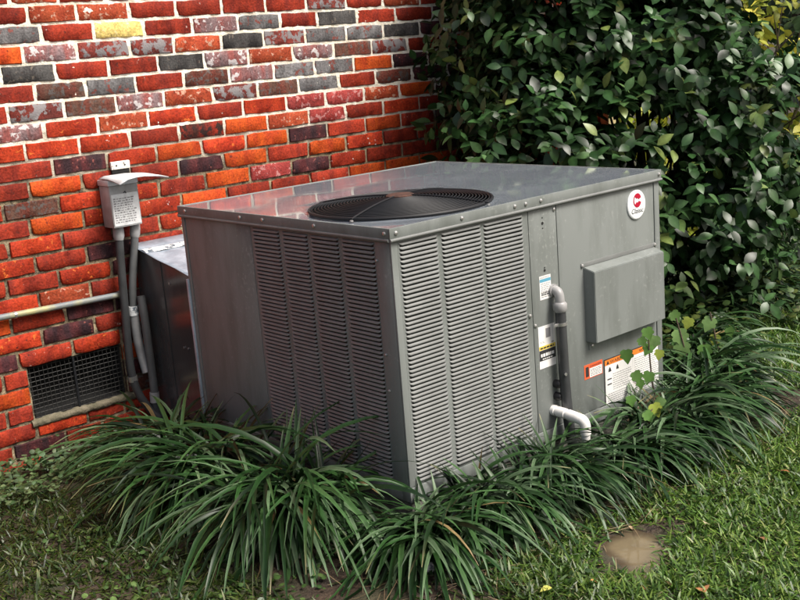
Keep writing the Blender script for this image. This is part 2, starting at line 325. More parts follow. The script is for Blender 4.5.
# ------------------------------------------------------------------ brick wall
BL, BH = .213, .0677
WX0, WX1, WZ1 = -2.4, 3.05, 2.85
wall = thing('brick_wall', (.3, .0, 0), 'weathered red brick house wall with cream mortar and grey patched upper bricks', 'wall')
VX0, VX1, VZ0, VZ1 = -.389, -.016, .147, .349
def bottom(n): return 1.5 - n * BH
R_ = {}   # course number below the yellow brick's course -> (joint pixels, brick codes)
R_[-2] = ([8, 58, 104, 152, 199], 'rerrrr')
R_[-1] = ([28, 76.5, 129, 176, 222, 265.6, 306.3, 346, 382.6, 420], 'reerrrrmrer')
R_[0] = ([41.4, 94, 144, 192.5, 238, 280.6, 317.6, 357, 395.6, 433], 'gryrwgrkrrd')
R_[1] = ([23, 77.4, 130, 174, 221.6, 264, 305.5, 346.4, 383.4, 420], 'owmmekmggkd')
R_[2] = ([1, 55.6, 109, 158.3, 204.4, 248.6, 293, 334, 372, 408], 'kkrrkwewnmr')
R_[3] = ([35, 86.4, 136, 184, 229.6, 274, 315, 354, 392.6, 428], 'rngrnwggodd')
R_[4] = ([8.4, 64.4, 116.4, 164.4, 213, 258, 299, 339.4, 376, 412.6, 447.6], 'rmnwemngrndd')
R_[5] = ([44.4, 98, 148.4, 197, 243.6, 286.4, 326, 364.4, 400, 435], 'wbebrbppeod')
R_[6] = ([25.6, 79.6, 130.4, 179.4, 225, 268, 309.4, 346, 383.8, 419.4, 452], 'bbfrxoeprbrd')
R_[7] = ([53, 107.4, 157.2, 202.6, 246.4, 288.6, 327.6, 366, 401.4, 435.4], 'rdbobodrord')
R_[8] = ([29.6, 82.6, 131, 179.6, 224.4, 268, 309, 346.6, 383.6, 418, 452], 'rorrdorofrrd')
R_[9] = ([4, 59.6, 108, 159.6, 206.4, 250.4, 292, 330.4, 367, 402.6, 437.4], 'rnbbropdfrrd')
R_[10] = ([30.4, 84, 135, 182, 227.6, 271, 311], 'robforrr')
R_[11] = ([9, 62.6, 113, 160, 207], 'rbrrfr')
R_[12] = ([36, 87.4, 138], 'brdr')
R_[13] = ([7.4, 59.4, 112, 163], 'rrbdr')
R_[14] = ([39.6, 91, 143], 'berr')
R_[15] = ([12, 66, 115], 'ordd')
R_[16] = ([42.7, 95.5, 124], 'bdrr')
R_[17] = ([19, 73.3, 122], 'drbd')
R_[18] = ([4], 'rr'); R_[19] = ([-20], 'oo'); R_[20] = ([8], 'rr')
R_[21] = ([37.3, 88, 125], 'rbrr')
R_[22] = ([14.7, 66.7, 103], 'rdrr')
R_[23] = ([-8, 45, 95], 'rrdr')
codes_red = 'rrrrrbbbboooedndpf'; codes_top = 'rrrrmmnnkkggewro'
def brick_mesh(code, var):
    """a hand-moulded brick: worn corners, uneven edges, slightly dished face; unit length 1 in x scaled later"""
    r = random.Random(var * 31 + 5); nx, nz = 6, 2; L_, H_, bev = .2, .0512, .0032
    V = []; F = []
    cut = [r.random() < .25 for _ in range(4)]
    for j in range(nz + 1):
        for i in range(nx + 1):
            x = (i / nx - .5) * L_; z = (j / nz - .5) * H_
            x += r.uniform(-.0016, .0016) if i in (0, nx) else r.uniform(-.006, .006); z += r.uniform(-.0013, .0013) if j in (0, nz) else r.uniform(-.004, .004)
            if i in (0, nx) and j in (0, nz) and cut[(i > 0) * 2 + (j > 0)]: x *= 1 - r.uniform(.02, .06); z *= 1 - r.uniform(.05, .2)
            V.append((x, r.uniform(-.0012, .0012), z))
    idx = lambda i, j: j * (nx + 1) + i
    for j in range(nz):
        for i in range(nx): F.append((idx(i, j), idx(i + 1, j), idx(i + 1, j + 1), idx(i, j + 1)))
    ring = [idx(i, 0) for i in range(nx + 1)] + [idx(nx, j) for j in range(1, nz + 1)] + [idx(i, nz) for i in range(nx - 1, -1, -1)] + [idx(0, j) for j in range(nz - 1, 0, -1)]
    # bevel ring, then back edge
    base = len(V)
    for k in ring:
        x, y, z = V[k]; sx = bev * (1 if x > 0 else -1) if abs(x) > L_ * .46 else 0; sz = bev * (1 if z > 0 else -1) if abs(z) > H_ * .35 else 0
        V.append((x + sx * r.uniform(.6, 1.2), y + .0035, z + sz * r.uniform(.6, 1.2)))
    for k in ring:
        x, y, z = V[k]; V.append((x + (bev if x > 0 else -bev) * (abs(x) > L_ * .46), .03, z + (bev if z > 0 else -bev) * (abs(z) > H_ * .35)))
    n = len(ring)
    for k in range(n):
        F.append((ring[k], base + k, base + (k + 1) % n, ring[(k + 1) % n])); F.append((base + k, base + n + k, base + n + (k + 1) % n, base + (k + 1) % n))
    me = mesh('brick', V, F, BM[code], True); me.set_sharp_from_angle(angle=math.radians(50)); return me
cache = {}
def get_brick(code, var):
    if (code, var) not in cache: cache[(code, var)] = brick_mesh(code, var)
    return cache[(code, var)]
extra = []       # bricks beyond the named ones, joined
nb = 0
def put_brick(xa, xb, zb, code, single):
    global nb
    if xb - xa < .03: return
    if zb + BH < -.06: return
    # nothing where the vent sits
    if zb + BH * .5 > VZ0 and zb + BH * .5 < VZ1 and xb > VX0 and xa < VX1:
        if xa < VX0 - .05: xb = VX0 - .004
        elif xb > VX1 + .05: xa = VX1 + .006
        else: return
        if xb - xa < .04: return
    var = rnd.randrange(9); sc = (xb - xa - .0112) / .2064
    loc = ((xa + xb) / 2, rnd.uniform(-.0018, .0015), zb + BH / 2 + rnd.uniform(-.001, .001)); rot = (rnd.uniform(-.012, .012), rnd.uniform(-.008, .008), rnd.uniform(-.006, .006))
    flip = rnd.random() < .5
    if single and nb < 298:
        o = link('brick', get_brick(code, var), wall, np.array(loc) - wo(wall)); o.rotation_euler = rot; o.scale = (sc, 1, 1); nb += 1
    else: extra.append((code, var, loc, rot, sc))
for n in range(-21, 25):
    zb = bottom(n)
    if n in R_:
        js, cs = R_[n]; zc = zb + BH / 2
        jx = []
        for u in js:      # walk along the course until the pixel column matches
            lo, hi = -1.5, 4.0
            for _ in range(40):
                mid = (lo + hi) / 2
                if px([mid, 0, zc])[0, 0] < u: lo = mid
                else: hi = mid
            jx.append(lo)
        cs = list(cs)
        lefts = []; x = jx[0]
        while x > WX0: lefts.append(x); x -= BL * rnd.uniform(.97, 1.03)
        edges = [max(WX0, x)] + lefts[::-1][:-1] + jx
        codes = [rnd.choice(codes_red) for _ in range(len(lefts) - 1)] + cs[:1] + cs[1:len(jx)]
        x = jx[-1]; k = len(jx)
        while x < WX1 - .02:
            x2 = min(WX1, x + BL * rnd.uniform(.97, 1.03)); edges.append(x2)
            codes.append(cs[k] if k < len(cs) else rnd.choice(codes_red)); k += 1; x = x2
        for i in range(len(edges) - 1):
            c = codes[i] if i < len(codes) else 'r'
            m0 = px([edges[i + 1] - .03, 0, zc])[0]; m1 = px([edges[i] + .03, 0, zc])[0]
            vis = m0[0] > 0 and m1[0] < 480 and m0[1] < 480 and m0[1] > -8
            put_brick(edges[i], edges[i + 1], zb, c, vis)
    else:
        x = WX0 + (0 if n % 2 else -.105)
        while x < WX1 - .02:
            x2 = min(WX1, x + BL * rnd.uniform(.96, 1.04)); put_brick(max(x, WX0), x2, zb, rnd.choice(codes_top), False); x = x2
# remaining bricks as one joined part
order = list(BM.keys()); Vs = []; Fs = []; mi = []; off = 0
for code, var, loc, rot, sc in extra:
    me = get_brick(code, var); co = np.empty(len(me.vertices) * 3, np.float32); me.vertices.foreach_get('co', co); co = co.reshape(-1, 3).copy()
    co[:, 0] *= sc; co = co @ np.array(Euler(rot).to_matrix()).T + np.array(loc); Vs.append(co)
    for p in me.polygons: Fs.append([i + off for i in p.vertices]); mi.append(order.index(code))
    off += len(co)
me = mesh('outer_bricks', np.concatenate(Vs) - wo(wall), Fs, None, True)
for c in order: me.materials.append(BM[c])
me.polygons.foreach_set('material_index', np.array(mi, np.int32)); me.set_sharp_from_angle(angle=math.radians(50))
link('outer_bricks', me, wall, kind='stuff')
# mortar bed: fine uneven sheet in view, plain slabs beyond and behind
gx = np.arange(-.85, 2.36, .0075); gz = np.arange(-.06, 1.80, .0075)
X, Z = np.meshgrid(gx, gz, indexing='ij')
up = smooth01((Z + .22 * (vnoise(X * 4 + 9, Z * 4 + 9, 21) - .5) - 1.05) / .12)
Yv = .0070 - .0070 * (vnoise(X * 38 + 3, Z * 38 + 3, 22) - .30) - .0065 * (vnoise(X * 90, Z * 90 + 3, 23, 2) - .35) * (.5 + .3 * up) + .0022 * (1 - up) - .0006 * up
F = grid_faces(len(gx), len(gz)); Vm = np.stack([X, Yv, Z], -1).reshape(-1, 3)
cen = Vm[F].mean(1); keep = ~((cen[:, 0] > VX0 - .004) & (cen[:, 0] < VX1 + .004) & (cen[:, 2] > VZ0 - .004) & (cen[:, 2] < VZ1 + .004))
link('mortar_bed', mesh('mortar_bed', Vm - wo(wall), F[keep][:, ::-1], M['mortar'], True), wall)
b = MB()
b.box((WX0, .006, -.3), (-.85, .035, WZ1 + .02)).box((2.352, .006, -.3), (WX1, .035, WZ1 + .02)).box((-.85, .006, 1.795), (2.352, .035, WZ1 + .02))
for (xa, xb, za, zb_) in ((WX0, VX0 - .004, -.3, WZ1 + .02), (VX1 + .004, WX1, -.3, WZ1 + .02), (VX0 - .004, VX1 + .004, VZ1 + .004, WZ1 + .02), (VX0 - .004, VX1 + .004, -.3, VZ0 - .004)):
    b.box((xa, .0365, za), (xb, .26, zb_))
b.build('backing', M['mortar'], wall)

# foundation vent
v = thing('foundation_vent', (-.2, .0, VZ0), 'black wire mesh crawl space vent low in the brick wall', 'vent')
b = MB()
for (p, q) in (((VX0, .02, VZ0), (VX0 + .008, .14, VZ1)), ((VX1 - .008, .02, VZ0), (VX1, .14, VZ1)), ((VX0 + .008, .02, VZ1 - .008), (VX1 - .008, .14, VZ1)), ((VX0 + .008, .02, VZ0), (VX1 - .008, .14, VZ0 + .008)), ((VX0 + .008, .13, VZ0 + .008), (VX1 - .008, .139, VZ1 - .008))): b.box(p, q)
b.build('recess', M['dark'], v)
b = MB(); n = 21
for i in range(n + 1):
    x = VX0 + .006 + (VX1 - VX0 - .012) * i / n; b.tube([(x, .013, VZ0), (x + rnd.uniform(-.002, .002), .012 + rnd.uniform(-.001, .002), (VZ0 + VZ1) / 2), (x, .013, VZ1)], .0011, 5)
for i in range(12):
    z = VZ0 + .006 + (VZ1 - VZ0 - .012) * i / 11; b.tube([(VX0, .0145, z), ((VX0 + VX1) / 2, .0148, z + rnd.uniform(-.002, .002)), (VX1, .0145, z)], .0011, 5)
b.build('wire_mesh', mat('vent_wire', (.055, .055, .052), rough=.6, metal=.4, var=.4, scale=40), v)
xm = (VX0 + VX1) / 2 - .01
MB().box((xm - .004, .007, VZ0), (xm + .004, .011, VZ1)).build('mullion', M['wire'], v)
# ragged mortar sill under the vent
sx = np.linspace(VX0 - .02, VX1 + .045, 60); V = []; F = []
prof = [(.012, .006), (-.006, .002), (-.009, -.010), (-.004, -.022), (.012, -.026)]
for i, x in enumerate(sx):
    for j, (py, pz_) in enumerate(prof): V.append((x, py + .006 * (float(vnoise(x * 60, j * 3.1, 31)) - .5), VZ0 - .002 + pz_ + .010 * (float(vnoise(x * 40 + 7, j * 1.7, 32)) - .5)))
for i in range(59):
    for j in range(4): F.append((i * 5 + j, i * 5 + j + 1, (i + 1) * 5 + j + 1, (i + 1) * 5 + j))
link('sill', mesh('sill', np.array(V) - wo(v), F, M['sill'], True), v)

# ------------------------------------------------------------------ packaged air conditioner
def u(a, b_, z): return (UX + a, UY + b_, z)
MB().box((UX + .004, UY + .004, .02), (UX + UW + .03, UY + UD + .05, ZB - .001), .012).build('concrete_pad', M['concrete'], None, label='low concrete pad hidden under the air conditioner', cat='pad')
ac = thing('air_conditioner', (UX + UW / 2, UY + UD / 2, ZB), 'large grey packaged air conditioner with louvered sides and round fan on top', 'air conditioner')
# top panel with round fan opening
FC = np.array([UX + .283, UY + .275]); FR = .262
NR = 96; th = np.arange(NR) * 2 * math.pi / NR; rings = 10; V = []
x0, x1, y0, y1 = UX - .004, UX + UW + .004, UY - .004, UY + UD + .004
def to_rect(t):
    c, s = math.cos(t), math.sin(t); k = min(((x1 - FC[0]) / c if c > 1e-9 else (x0 - FC[0]) / c if c < -1e-9 else 9e9), ((y1 - FC[1]) / s if s > 1e-9 else (y0 - FC[1]) / s if s < -1e-9 else 9e9)); return FC + k * np.array([c, s])
angs = sorted(list(th) + [math.atan2(cy - FC[1], cx - FC[0]) % (2 * math.pi) for cx in (x0, x1) for cy in (y0, y1)]); NR = len(angs)
for k in range(rings + 1):
    for t in angs:
        A = FC + FR * np.array([math.cos(t), math.sin(t)]); B_ = to_rect(t); f_ = k / rings; P = A * (1 - f_) + B_ * f_
        edge = min(P[0] - x0, x1 - P[0], P[1] - y0, y1 - P[1])
        z = ZT + smooth01(edge / .2) * (.0035 * (float(vnoise(P[0] * 3.1 + 3, P[1] * 3.1 + 8, 41, 2)) - .5)) + (.005 * (1 - f_ * rings / 1.2) if f_ * rings < 1.2 else 0)
        V.append((P[0], P[1], z))
F = [(k * NR + i, k * NR + (i + 1) % NR, (k + 1) * NR + (i + 1) % NR, (k + 1) * NR + i) for k in range(rings) for i in range(NR)]
F = [f[::-1] for f in F]
link('top_panel', mesh('top_panel', np.array(V) - wo(ac), F, M['top'], True), ac)
# rim: folded lip with a hemmed lower edge, one length per side
e_, h_ = .0085, .031
def rim(p, q):
    b = MB(); b.box(p, q, .0018); return b
xa, xb, ya, yb = UX - e_, UX + UW + e_, UY - e_, UY + UD + e_
zt = ZT + .002
for p, q in (((xa, ya, zt - h_), (xb, ya + .0055, zt)), ((xa, yb - .0055, zt - h_), (xb, yb, zt)), ((xa, ya + .0056, zt - h_), (xa + .0055, yb - .0056, zt)), ((xb - .0055, ya + .0056, zt - h_), (xb, yb - .0056, zt))):
    r = rim(p, q).build('rim', M['paint'], ac, True)
    b = MB(); zz = zt - h_ - .001
    dx, dy = q[0] - p[0], q[1] - p[1]
    if dx > dy: b.tube([(p[0], (p[1] + q[1]) / 2 - (.002 if p[1] < UY else -.002), zz), (q[0], (p[1] + q[1]) / 2 - (.002 if p[1] < UY else -.002), zz)], .0048, 10)
    else: b.tube([((p[0] + q[0]) / 2 - (.002 if p[0] < UX else -.002), p[1], zz), ((p[0] + q[0]) / 2 - (.002 if p[0] < UX else -.002), q[1], zz)], .0048, 10)
    b.build('hem', M['louver'], r, True)
def screw(P, nrm, parent=ac, r=.0045, m=None):
    P = np.array(P); n_ = np.array(nrm, float); MB().tube([P, P + n_ * .003, P + n_ * .0045], r, 8, rs=[r * 1.3, r * 1.2, r * .6]).build('screw', m or M['screw'], parent, True)
for a in (.012, .25, .46, .505, .57): screw((UX + a, ya, zt - .014), (0, -1, 0))
screw((UX + UW - .006, ya, zt - .014), (0, -1, 0))
for b__ in (.012, .31, .56, .68, 1.0): screw((xa, UY + b__, zt - .014), (-1, 0, 0))
# fan guard, blades, motor, shroud
g = MB(); dome = lambda r: ZT + .010 + .021 * (1 - (r / FR) ** 2)
k = 0; r_ = .030
while r_ < FR - .002:
    pts = [(FC[0] + r_ * math.cos(t), FC[1] + r_ * math.sin(t), dome(r_)) for t in np.linspace(0, 2 * math.pi, 57)]
    g.tube(pts, .0016, 4, False); r_ += .0095
guard = g.build('fan_guard', M['wire'], ac, True)
g = MB()
for t in np.arange(4) * math.pi / 2 + .35:
    g.tube([(FC[0] + r * math.cos(t), FC[1] + r * math.sin(t), dome(r) + .003) for r in np.linspace(.02, FR + .016, 12)], .0026, 6)
g.build('guard_rib', M['wire'], guard, True)
MB().tube([(FC[0] + (FR + .004) * math.cos(t), FC[1] + (FR + .004) * math.sin(t), ZT + .0085) for t in np.linspace(0, 2 * math.pi, 81)], .0045, 6, False).build('guard_ring', M['wire'], guard, True)
MB().tube([(FC[0], FC[1], dome(0) - .006), (FC[0], FC[1], dome(0) + .002), (FC[0], FC[1], dome(0) + .005)], .04, 20, rs=[.042, .042, .036]).build('guard_hub', M['rust'], guard, True)
for t in (.35, 1.92, 3.49, 5.06): screw((FC[0] + (FR + .016) * math.cos(t), FC[1] + (FR + .016) * math.sin(t), ZT + .003), (0, 0, 1))
sh = MB(); V = []; F = []
for j, z in enumerate((ZT + .004, ZT - .08, ZT - .26)):
    for t in np.arange(48) * 2 * math.pi / 48: V.append((FC[0] + FR * math.cos(t), FC[1] + FR * math.sin(t), z))
for j in range(2):
    for i in range(48): F.append((j * 48 + i, (j + 1) * 48 + i, (j + 1) * 48 + (i + 1) % 48, j * 48 + (i + 1) % 48))
F.append(tuple(96 + i for i in range(48))); sh.add(V, F); sh.build('fan_shroud', M['black'], ac, True)
for q in range(3):
    V = []; F = []; t0 = q * 2 * math.pi / 3 + .6
    for i, r in enumerate(np.linspace(.045, FR - .015, 6)):
        for j, s in enumerate(np.linspace(-1, 1, 5)):
            t = t0 + s * (.52 - .1 * i / 5) + .25 * i / 5; V.append((FC[0] + r * math.cos(t), FC[1] + r * math.sin(t), ZT - .055 + s * .026))
    for i in range(5):
        for j in range(4): F.append((i * 5 + j, i * 5 + j + 1, (i + 1) * 5 + j + 1, (i + 1) * 5 + j))
    MB().add(V, F).build('fan_blade', mat('fan_blade_metal', (.035, .042, .052), rough=.35, metal=.6), ac, True) if q == 0 else MB().add(V, F).build('fan_blade', bpy.data.materials['fan_blade_metal'], ac, True)
MB().tube([(FC[0], FC[1], ZT - .2), (FC[0], FC[1], ZT - .012), (FC[0], FC[1], ZT - .004)], .065, 24, rs=[.068, .068, .058]).build('fan_motor', M['rust'], ac, True)

# louvered panels
LZ0, LZ1 = .238, .902; PITCH = .0139; NL = 56
def louver_mesh(L_):
    V = []; F = []; prof = [(.0, .0052), (.0026, .0030), (.0042, -.0004), (.0040, -.0026), (.0030, -.0024)]
    n = 8; st = [0, .25, .55, .8]; xs_ = [-.5 * L_ + s * .011 for s in st] + [.5 * L_ - s * .011 for s in st[::-1]]; tp = [0, .5, .85, 1.0]; tp = tp + tp[::-1]
    for x, k in zip(xs_, tp):
        for o_, z in prof: V.append((x, -o_ * k, z if z > .005 else .0052 - (.0052 - z) * (.45 + .55 * k)))
    for i in range(n - 1):
        for j in range(4): F.append((i * 5 + j, i * 5 + j + 1, (i + 1) * 5 + j + 1, (i + 1) * 5 + j))
    return mesh('louver', V, F, M['louver'], True)
def frame_with_holes(c0, c1, holes, z0, z1, hz0, hz1, mapf, parent, name, depth=.0012):
    """flat sheet along one side with column openings; mapf(c, out, z) -> world"""
    b = MB(); cols = [c0]
    for h in holes: cols += list(h)
    cols.append(c1)
    def slab(ca, cb, za, zb_):
        V = [mapf(c, o_, z) for o_ in (0, -.004) for c, z in ((ca, za), (cb, za), (cb, zb_), (ca, zb_))]
        b.add(V, [(0, 1, 2, 3), (7, 6, 5, 4), (0, 4, 5, 1), (1, 5, 6, 2), (2, 6, 7, 3), (3, 7, 4, 0)])
    slab(c0, c1, z0, hz0); slab(c0, c1, hz1, z1)
    for i in range(0, len(cols), 2): slab(cols[i], cols[i + 1], hz0, hz1)
    return b.build(name, M['paint'], parent)
fmap = lambda c, o_, z: (UX + c, UY - o_, z)
lmap = lambda c, o_, z: (UX - o_, UY + c, z)
fh = [(.030, .160), (.180, .325), (.341, .494)]
lh = [(.070, .199), (.219, .339), (.359, .475), (.496, .628)]
zbase = ZB + .044
frame_with_holes(.021, .5195, fh, zbase, .9105, LZ0, LZ1, fmap, ac, 'louver_panel')
frame_with_holes(.0655, .6425, lh, zbase, .9105, LZ0, LZ1, lmap, ac, 'louver_panel')
pitch = (LZ1 - LZ0) / NL
for (c0, c1) in fh:
    me = louver_mesh(c1 - c0 + .006)
    for k in range(NL): link('louver', me, ac, np.array((UX + (c0 + c1) / 2, UY - .0008, LZ0 + pitch * (k + .5) + rnd.uniform(-.0003, .0003))) - wo(ac)).rotation_euler = (rnd.uniform(-.05, .05), rnd.uniform(-.004, .004), 0)
lcol = MB()
for q, (c0, c1) in enumerate(lh):
    me = louver_mesh(c1 - c0 + .006)
    if q < 2:
        for k in range(NL):
            o = link('louver', me, ac, np.array((UX - .0008, UY + (c0 + c1) / 2, LZ0 + pitch * (k + .5))) - wo(ac)); o.rotation_euler = (0, 0, -math.pi / 2)
    else:
        co = np.empty(len(me.vertices) * 3, np.float32); me.vertices.foreach_get('co', co); co = co.reshape(-1, 3)
        b = MB()
        for k in range(NL):
            W_ = np.stack([UX - .0008 + co[:, 1], UY + (c0 + c1) / 2 - co[:, 0], LZ0 + pitch * (k + .5) + co[:, 2]], 1); b.add(W_, [list(p.vertices) for p in me.polygons])
        lcol.add(b.V, b.F)
lcol.build('louver_column', M['louver'], ac, kind='stuff')
MB().box(u(.02, .018, zbase), u(.5, .024, .905)).build('condenser_coil', M['coil'], ac)
MB().box(u(.018, .026, zbase), u(.024, .63, .905)).build('condenser_coil', M['coil'], ac)
# corner posts, panels, base rail
def lpost(a0, a1, b0, b1, name='corner_post'):
    b = MB(); b.box(u(a0, b0, ZB + .043), u(a1, b1, .9105), .0015); return b.build(name, M['paint'], ac, True)
b = MB(); b.box(u(-.002, -.002, ZB + .043), u(.0195, .004, .9105), .0012).box(u(-.002, .0042, ZB + .043), u(.004, .064, .9105), .0012); b.build('corner_post', M['paint'], ac, True)
b = MB(); b.box(u(UW - .024, -.002, ZB + .043), u(UW + .002, .004, .9105), .0012).box(u(UW - .004, .0042, ZB + .043), u(UW + .002, .05, .9105), .0012); b.build('corner_post', M['paint'], ac, True)
b = MB(); b.box(u(-.002, UD - .016, ZB + .043), u(.004, UD + .002, .9105), .0012); b.build('corner_post', M['paint'], ac, True)
MB().box(u(-.0085, UD - .0005, ZB + .02), u(.004, UD + .009, .70), .001).build('corner_trim', M['galv'], ac, True)
MB().box(u(.5225, 0, zbase), u(.6425, .006, .9105), .0012).build('control_panel', M['paint'], ac, True)
sp = MB().box(u(.6455, 0, zbase), u(UW - .0265, .006, .9105), .0012).build('service_panel', M['paint'], ac, True)
MB().box(u(0, .6455, zbase), u(.006, UD - .0185, .9105), .0012).build('side_panel', M['paint'], ac, True)
MB().box(u(.006, UD - .006, zbase), u(UW - .006, UD, .9105), .0012).build('back_panel', M['paint'], ac, True)
MB().box(u(UW - .006, .052, zbase), u(UW, UD - .008, .9105), .0012).build('side_panel', M['paint'], ac, True)
MB().box(u(.5175, .010, zbase), u(.5245, .012, .9105)).box(u(.640, .010, zbase), u(.648, .012, .9105)).build('seam', M['dark'], ac)
b = MB(); b.box(u(-.004, -.004, ZB), u(UW + .004, .03, ZB + .042), .002).box(u(-.004, .0302, ZB), u(.03, UD + .004, ZB + .042), .002).box(u(UW - .03, .0302, ZB), u(UW + .004, UD + .004, ZB + .042), .002).box(u(.0302, UD - .03, ZB), u(UW - .0302, UD + .004, ZB + .042), .002)
b.build('base_rail', M['paint'], ac, True)
for a, z in ((.53, .565), (.508, .60), (.634, .895)): screw(u(a, 0 if a > .522 else -.001, z), (0, -1, 0))
for bb, z in ((.058, .855), (.052, .60), (.05, .5)): screw(u(0 - .002, bb, z), (-1, 0, 0), r=.003)
# hood over the access opening
H0, H1, HZ0, HZ1, HP = .757, 1.117, .462, .697, .040
V = [u(H0, -.0003, HZ0), u(H1, -.0003, HZ0), u(H1, -.0003, HZ1), u(H0, -.0003, HZ1), u(H0 + .003, -HP, HZ0), u(H1 - .003, -HP, HZ0), u(H1 - .003, -HP, HZ1 - .012), u(H0 + .003, -HP, HZ1 - .012)]
bm = bmesh.new(); bv = [bm.verts.new(p) for p in V]
for f in ((0, 4, 5, 1), (1, 5, 6, 2), (2, 6, 7, 3), (3, 7, 4, 0), (4, 7, 6, 5)): bm.faces.new([bv[i] for i in f])
bmesh.ops.recalc_face_normals(bm, faces=bm.faces[:]); bmesh.ops.bevel(bm, geom=[e for e in bm.edges if not e.is_boundary], offset=.0018, segments=2, affect='EDGES')
bm.verts.index_update(); hood = MB().add([v_.co[:] for v_ in bm.verts], [[x.index for x in f.verts] for f in bm.faces]); bm.free(); hood = hood.build('access_hood', M['paint'], ac, True)
MB().box(u(H0 - .012, -.0022, HZ1 + .0005), u(H1 + .006, -.0004, HZ1 + .014), .0006).build('flange', M['louver'], hood, True)
MB().box(u(H0 + .012, -.0022, HZ0 - .030), u(H0 + .040, -.0004, HZ0 - .0005), .0006).build('tab', M['paint'], hood, True)
for a, z in ((H0 - .006, HZ1 + .006), (H1 + .001, HZ1 + .007), (H0 + .026, HZ0 - .018)): screw(u(a, -.002, z), (0, -1, 0), hood)
# holes, knobs
for z, r in ((.878, .0022), (.862, .0046), (.847, .0022), (.730, .0024), (.722, .0042)):
    MB().tube([u(.582, -.0002, z), u(.582, -.0009, z)], r, 12).build('hole', M['dark'], ac)
for z in (.368, .329): MB().tube([u(.606, 0, z), u(.606, -.012, z), u(.606, -.022, z), u(.606, -.024, z)], .012, 14, rs=[.013, .013, .010, .007]).build('service_knob', M['black'], ac, True)

# printed stickers
def text_polys(s, size, font_w=0):
    cu = bpy.data.curves.new('print', 'FONT'); cu.body = s; cu.size = size; cu.offset = font_w; cu.align_x = 'LEFT'
    o = bpy.data.objects.new('print', cu); me = bpy.data.meshes.new_from_object(o)
    V = [v_.co[:] for v_ in me.vertices]; F = [list(p.vertices) for p in me.polygons]; bpy.data.objects.remove(o); bpy.data.curves.remove(cu); bpy.data.meshes.remove(me); return V, F
def flat(out): return lambda a, z: u(a, -out, z)
def rect(b, P, a0, a1, z0, z1): b.add([P(a0, z0), P(a1, z0), P(a1, z1), P(a0, z1)], [(0, 1, 2, 3)])
def textlines(b, P, a0, a1, z0, z1, n, fill=.55, seed=0):
    r = random.Random(seed); dz = (z1 - z0) / n
    for i in range(n):
        a = a0; zc = z1 - dz * (i + .5); end = a1 - r.uniform(0, .25) * (a1 - a0) * (r.random() < .4)
        while a < end - .002:
            wd = r.uniform(.004, .013); rect(b, P, a, min(a + wd, end), zc - dz * fill / 2, zc + dz * fill / 2); a += wd + .0025
def words(b, P, s, a, z, size, width=None, italic=0):
    V, F = text_polys(s, size)
    xs_ = [v_[0] for v_ in V]; k = (width / (max(xs_) - min(xs_))) if width else 1
    b.add([P(a + (v_[0] - min(xs_)) * k + italic * v_[1], z + v_[1]) for v_ in V], F)
def sticker(a0, a1, z0, z1, m=None, parent=ac):
    return MB().box(u(a0, -.0009, z0), u(a1, -.0001, z1)).build('sticker', m or M['white'], parent)
P1, P2 = flat(.00135), flat(.0018)
# blue headed notice
s_ = sticker(.556, .606, .636, .707)
b = MB(); rect(b, P1, .557, .605, .6885, .698); b.build('print', M['blue'], s_)
b = MB(); words(b, P1, 'NOTICE', .559, .700, .0065, .040); textlines(b, P1, .561, .602, .641, .686, 8, .35, 1); b.build('print', M['greyink'], s_)
b = MB(); textlines(b, P1, .562, .600, .648, .659, 2, .6, 2); b.build('print', M['ink'], s_)
# rating / energy sticker
s_ = sticker(.540, .613, .428, .557)
b = MB(); rect(b, P1, .572, .593, .519, .548); textlines(b, P1, .545, .565, .505, .512, 2, .3, 6); textlines(b, P1, .596, .610, .499, .505, 1, .6, 7); b.build('print', M['greyink'], s_)
b = MB(); rect(b, P1, .5405, .6125, .485, .497); b.build('print', M['yellow'], s_)
b = MB(); rect(b, P1, .5405, .6125, .452, .484); textlines(b, P2, .545, .608, .487, .494, 1, .7, 5); b.build('print', M['ink'], s_)
b = MB(); textlines(b, P2, .546, .607, .463, .474, 1, .9, 3); textlines(b, P2, .553, .600, .455, .459, 1, .8, 4); b.build('print', M['white'], s_)
# small orange bordered caution
s_ = sticker(.742, .831, .342, .388, M['redorange'])
b = MB(); rect(b, P1, .767, .8275, .3445, .3735); b.build('print', M['white'], s_)
b = MB(); words(b, P1, 'DANGER', .769, .3765, .0085, .056); rect(b, P1, .748, .763, .349, .381); textlines(b, P2, .771, .824, .347, .371, 5, .35, 8); b.build('print', M['ink'], s_)
# big warning sheet: black border, orange header, two columns
s_ = sticker(.838, 1.135, .222, .382, M['ink'])
b = MB(); rect(b, P1, .8425, 1.131, .226, .361); b.build('print', M['white'], s_)
b = MB(); rect(b, P1, .8425, 1.131, .3615, .379); b.build('print', M['orange'], s_)
b = MB(); words(b, P2, 'WARNING', .868, .3645, .0155, .10); words(b, P2, 'WARNING', 1.02, .3645, .0155, .08)
b.add([P2(.850, .364), P2(.864, .364), P2(.857, .377)], [(0, 1, 2)])
for ax, s1 in ((.858, .016), (.898, .014), (1.105, .016)): b.add([P2(ax, .338), P2(ax + s1, .338), P2(ax + s1 * .8, .348), P2(ax + s1 * .5, .354), P2(ax + s1 * .2, .348)], [(0, 1, 2, 3, 4)])
rect(b, P2, .852, .874, .312, .316); rect(b, P2, .852, .874, .295, .299); rect(b, P2, .984, .9845, .230, .357); b.build('print', M['ink'], s_)
b = MB(); textlines(b, P2, .880, .978, .272, .330, 8, .3, 10); textlines(b, P2, .852, .978, .232, .268, 5, .3, 11); textlines(b, P2, .992, 1.126, .232, .352, 17, .3, 12); b.build('print', M['greyink'], s_)
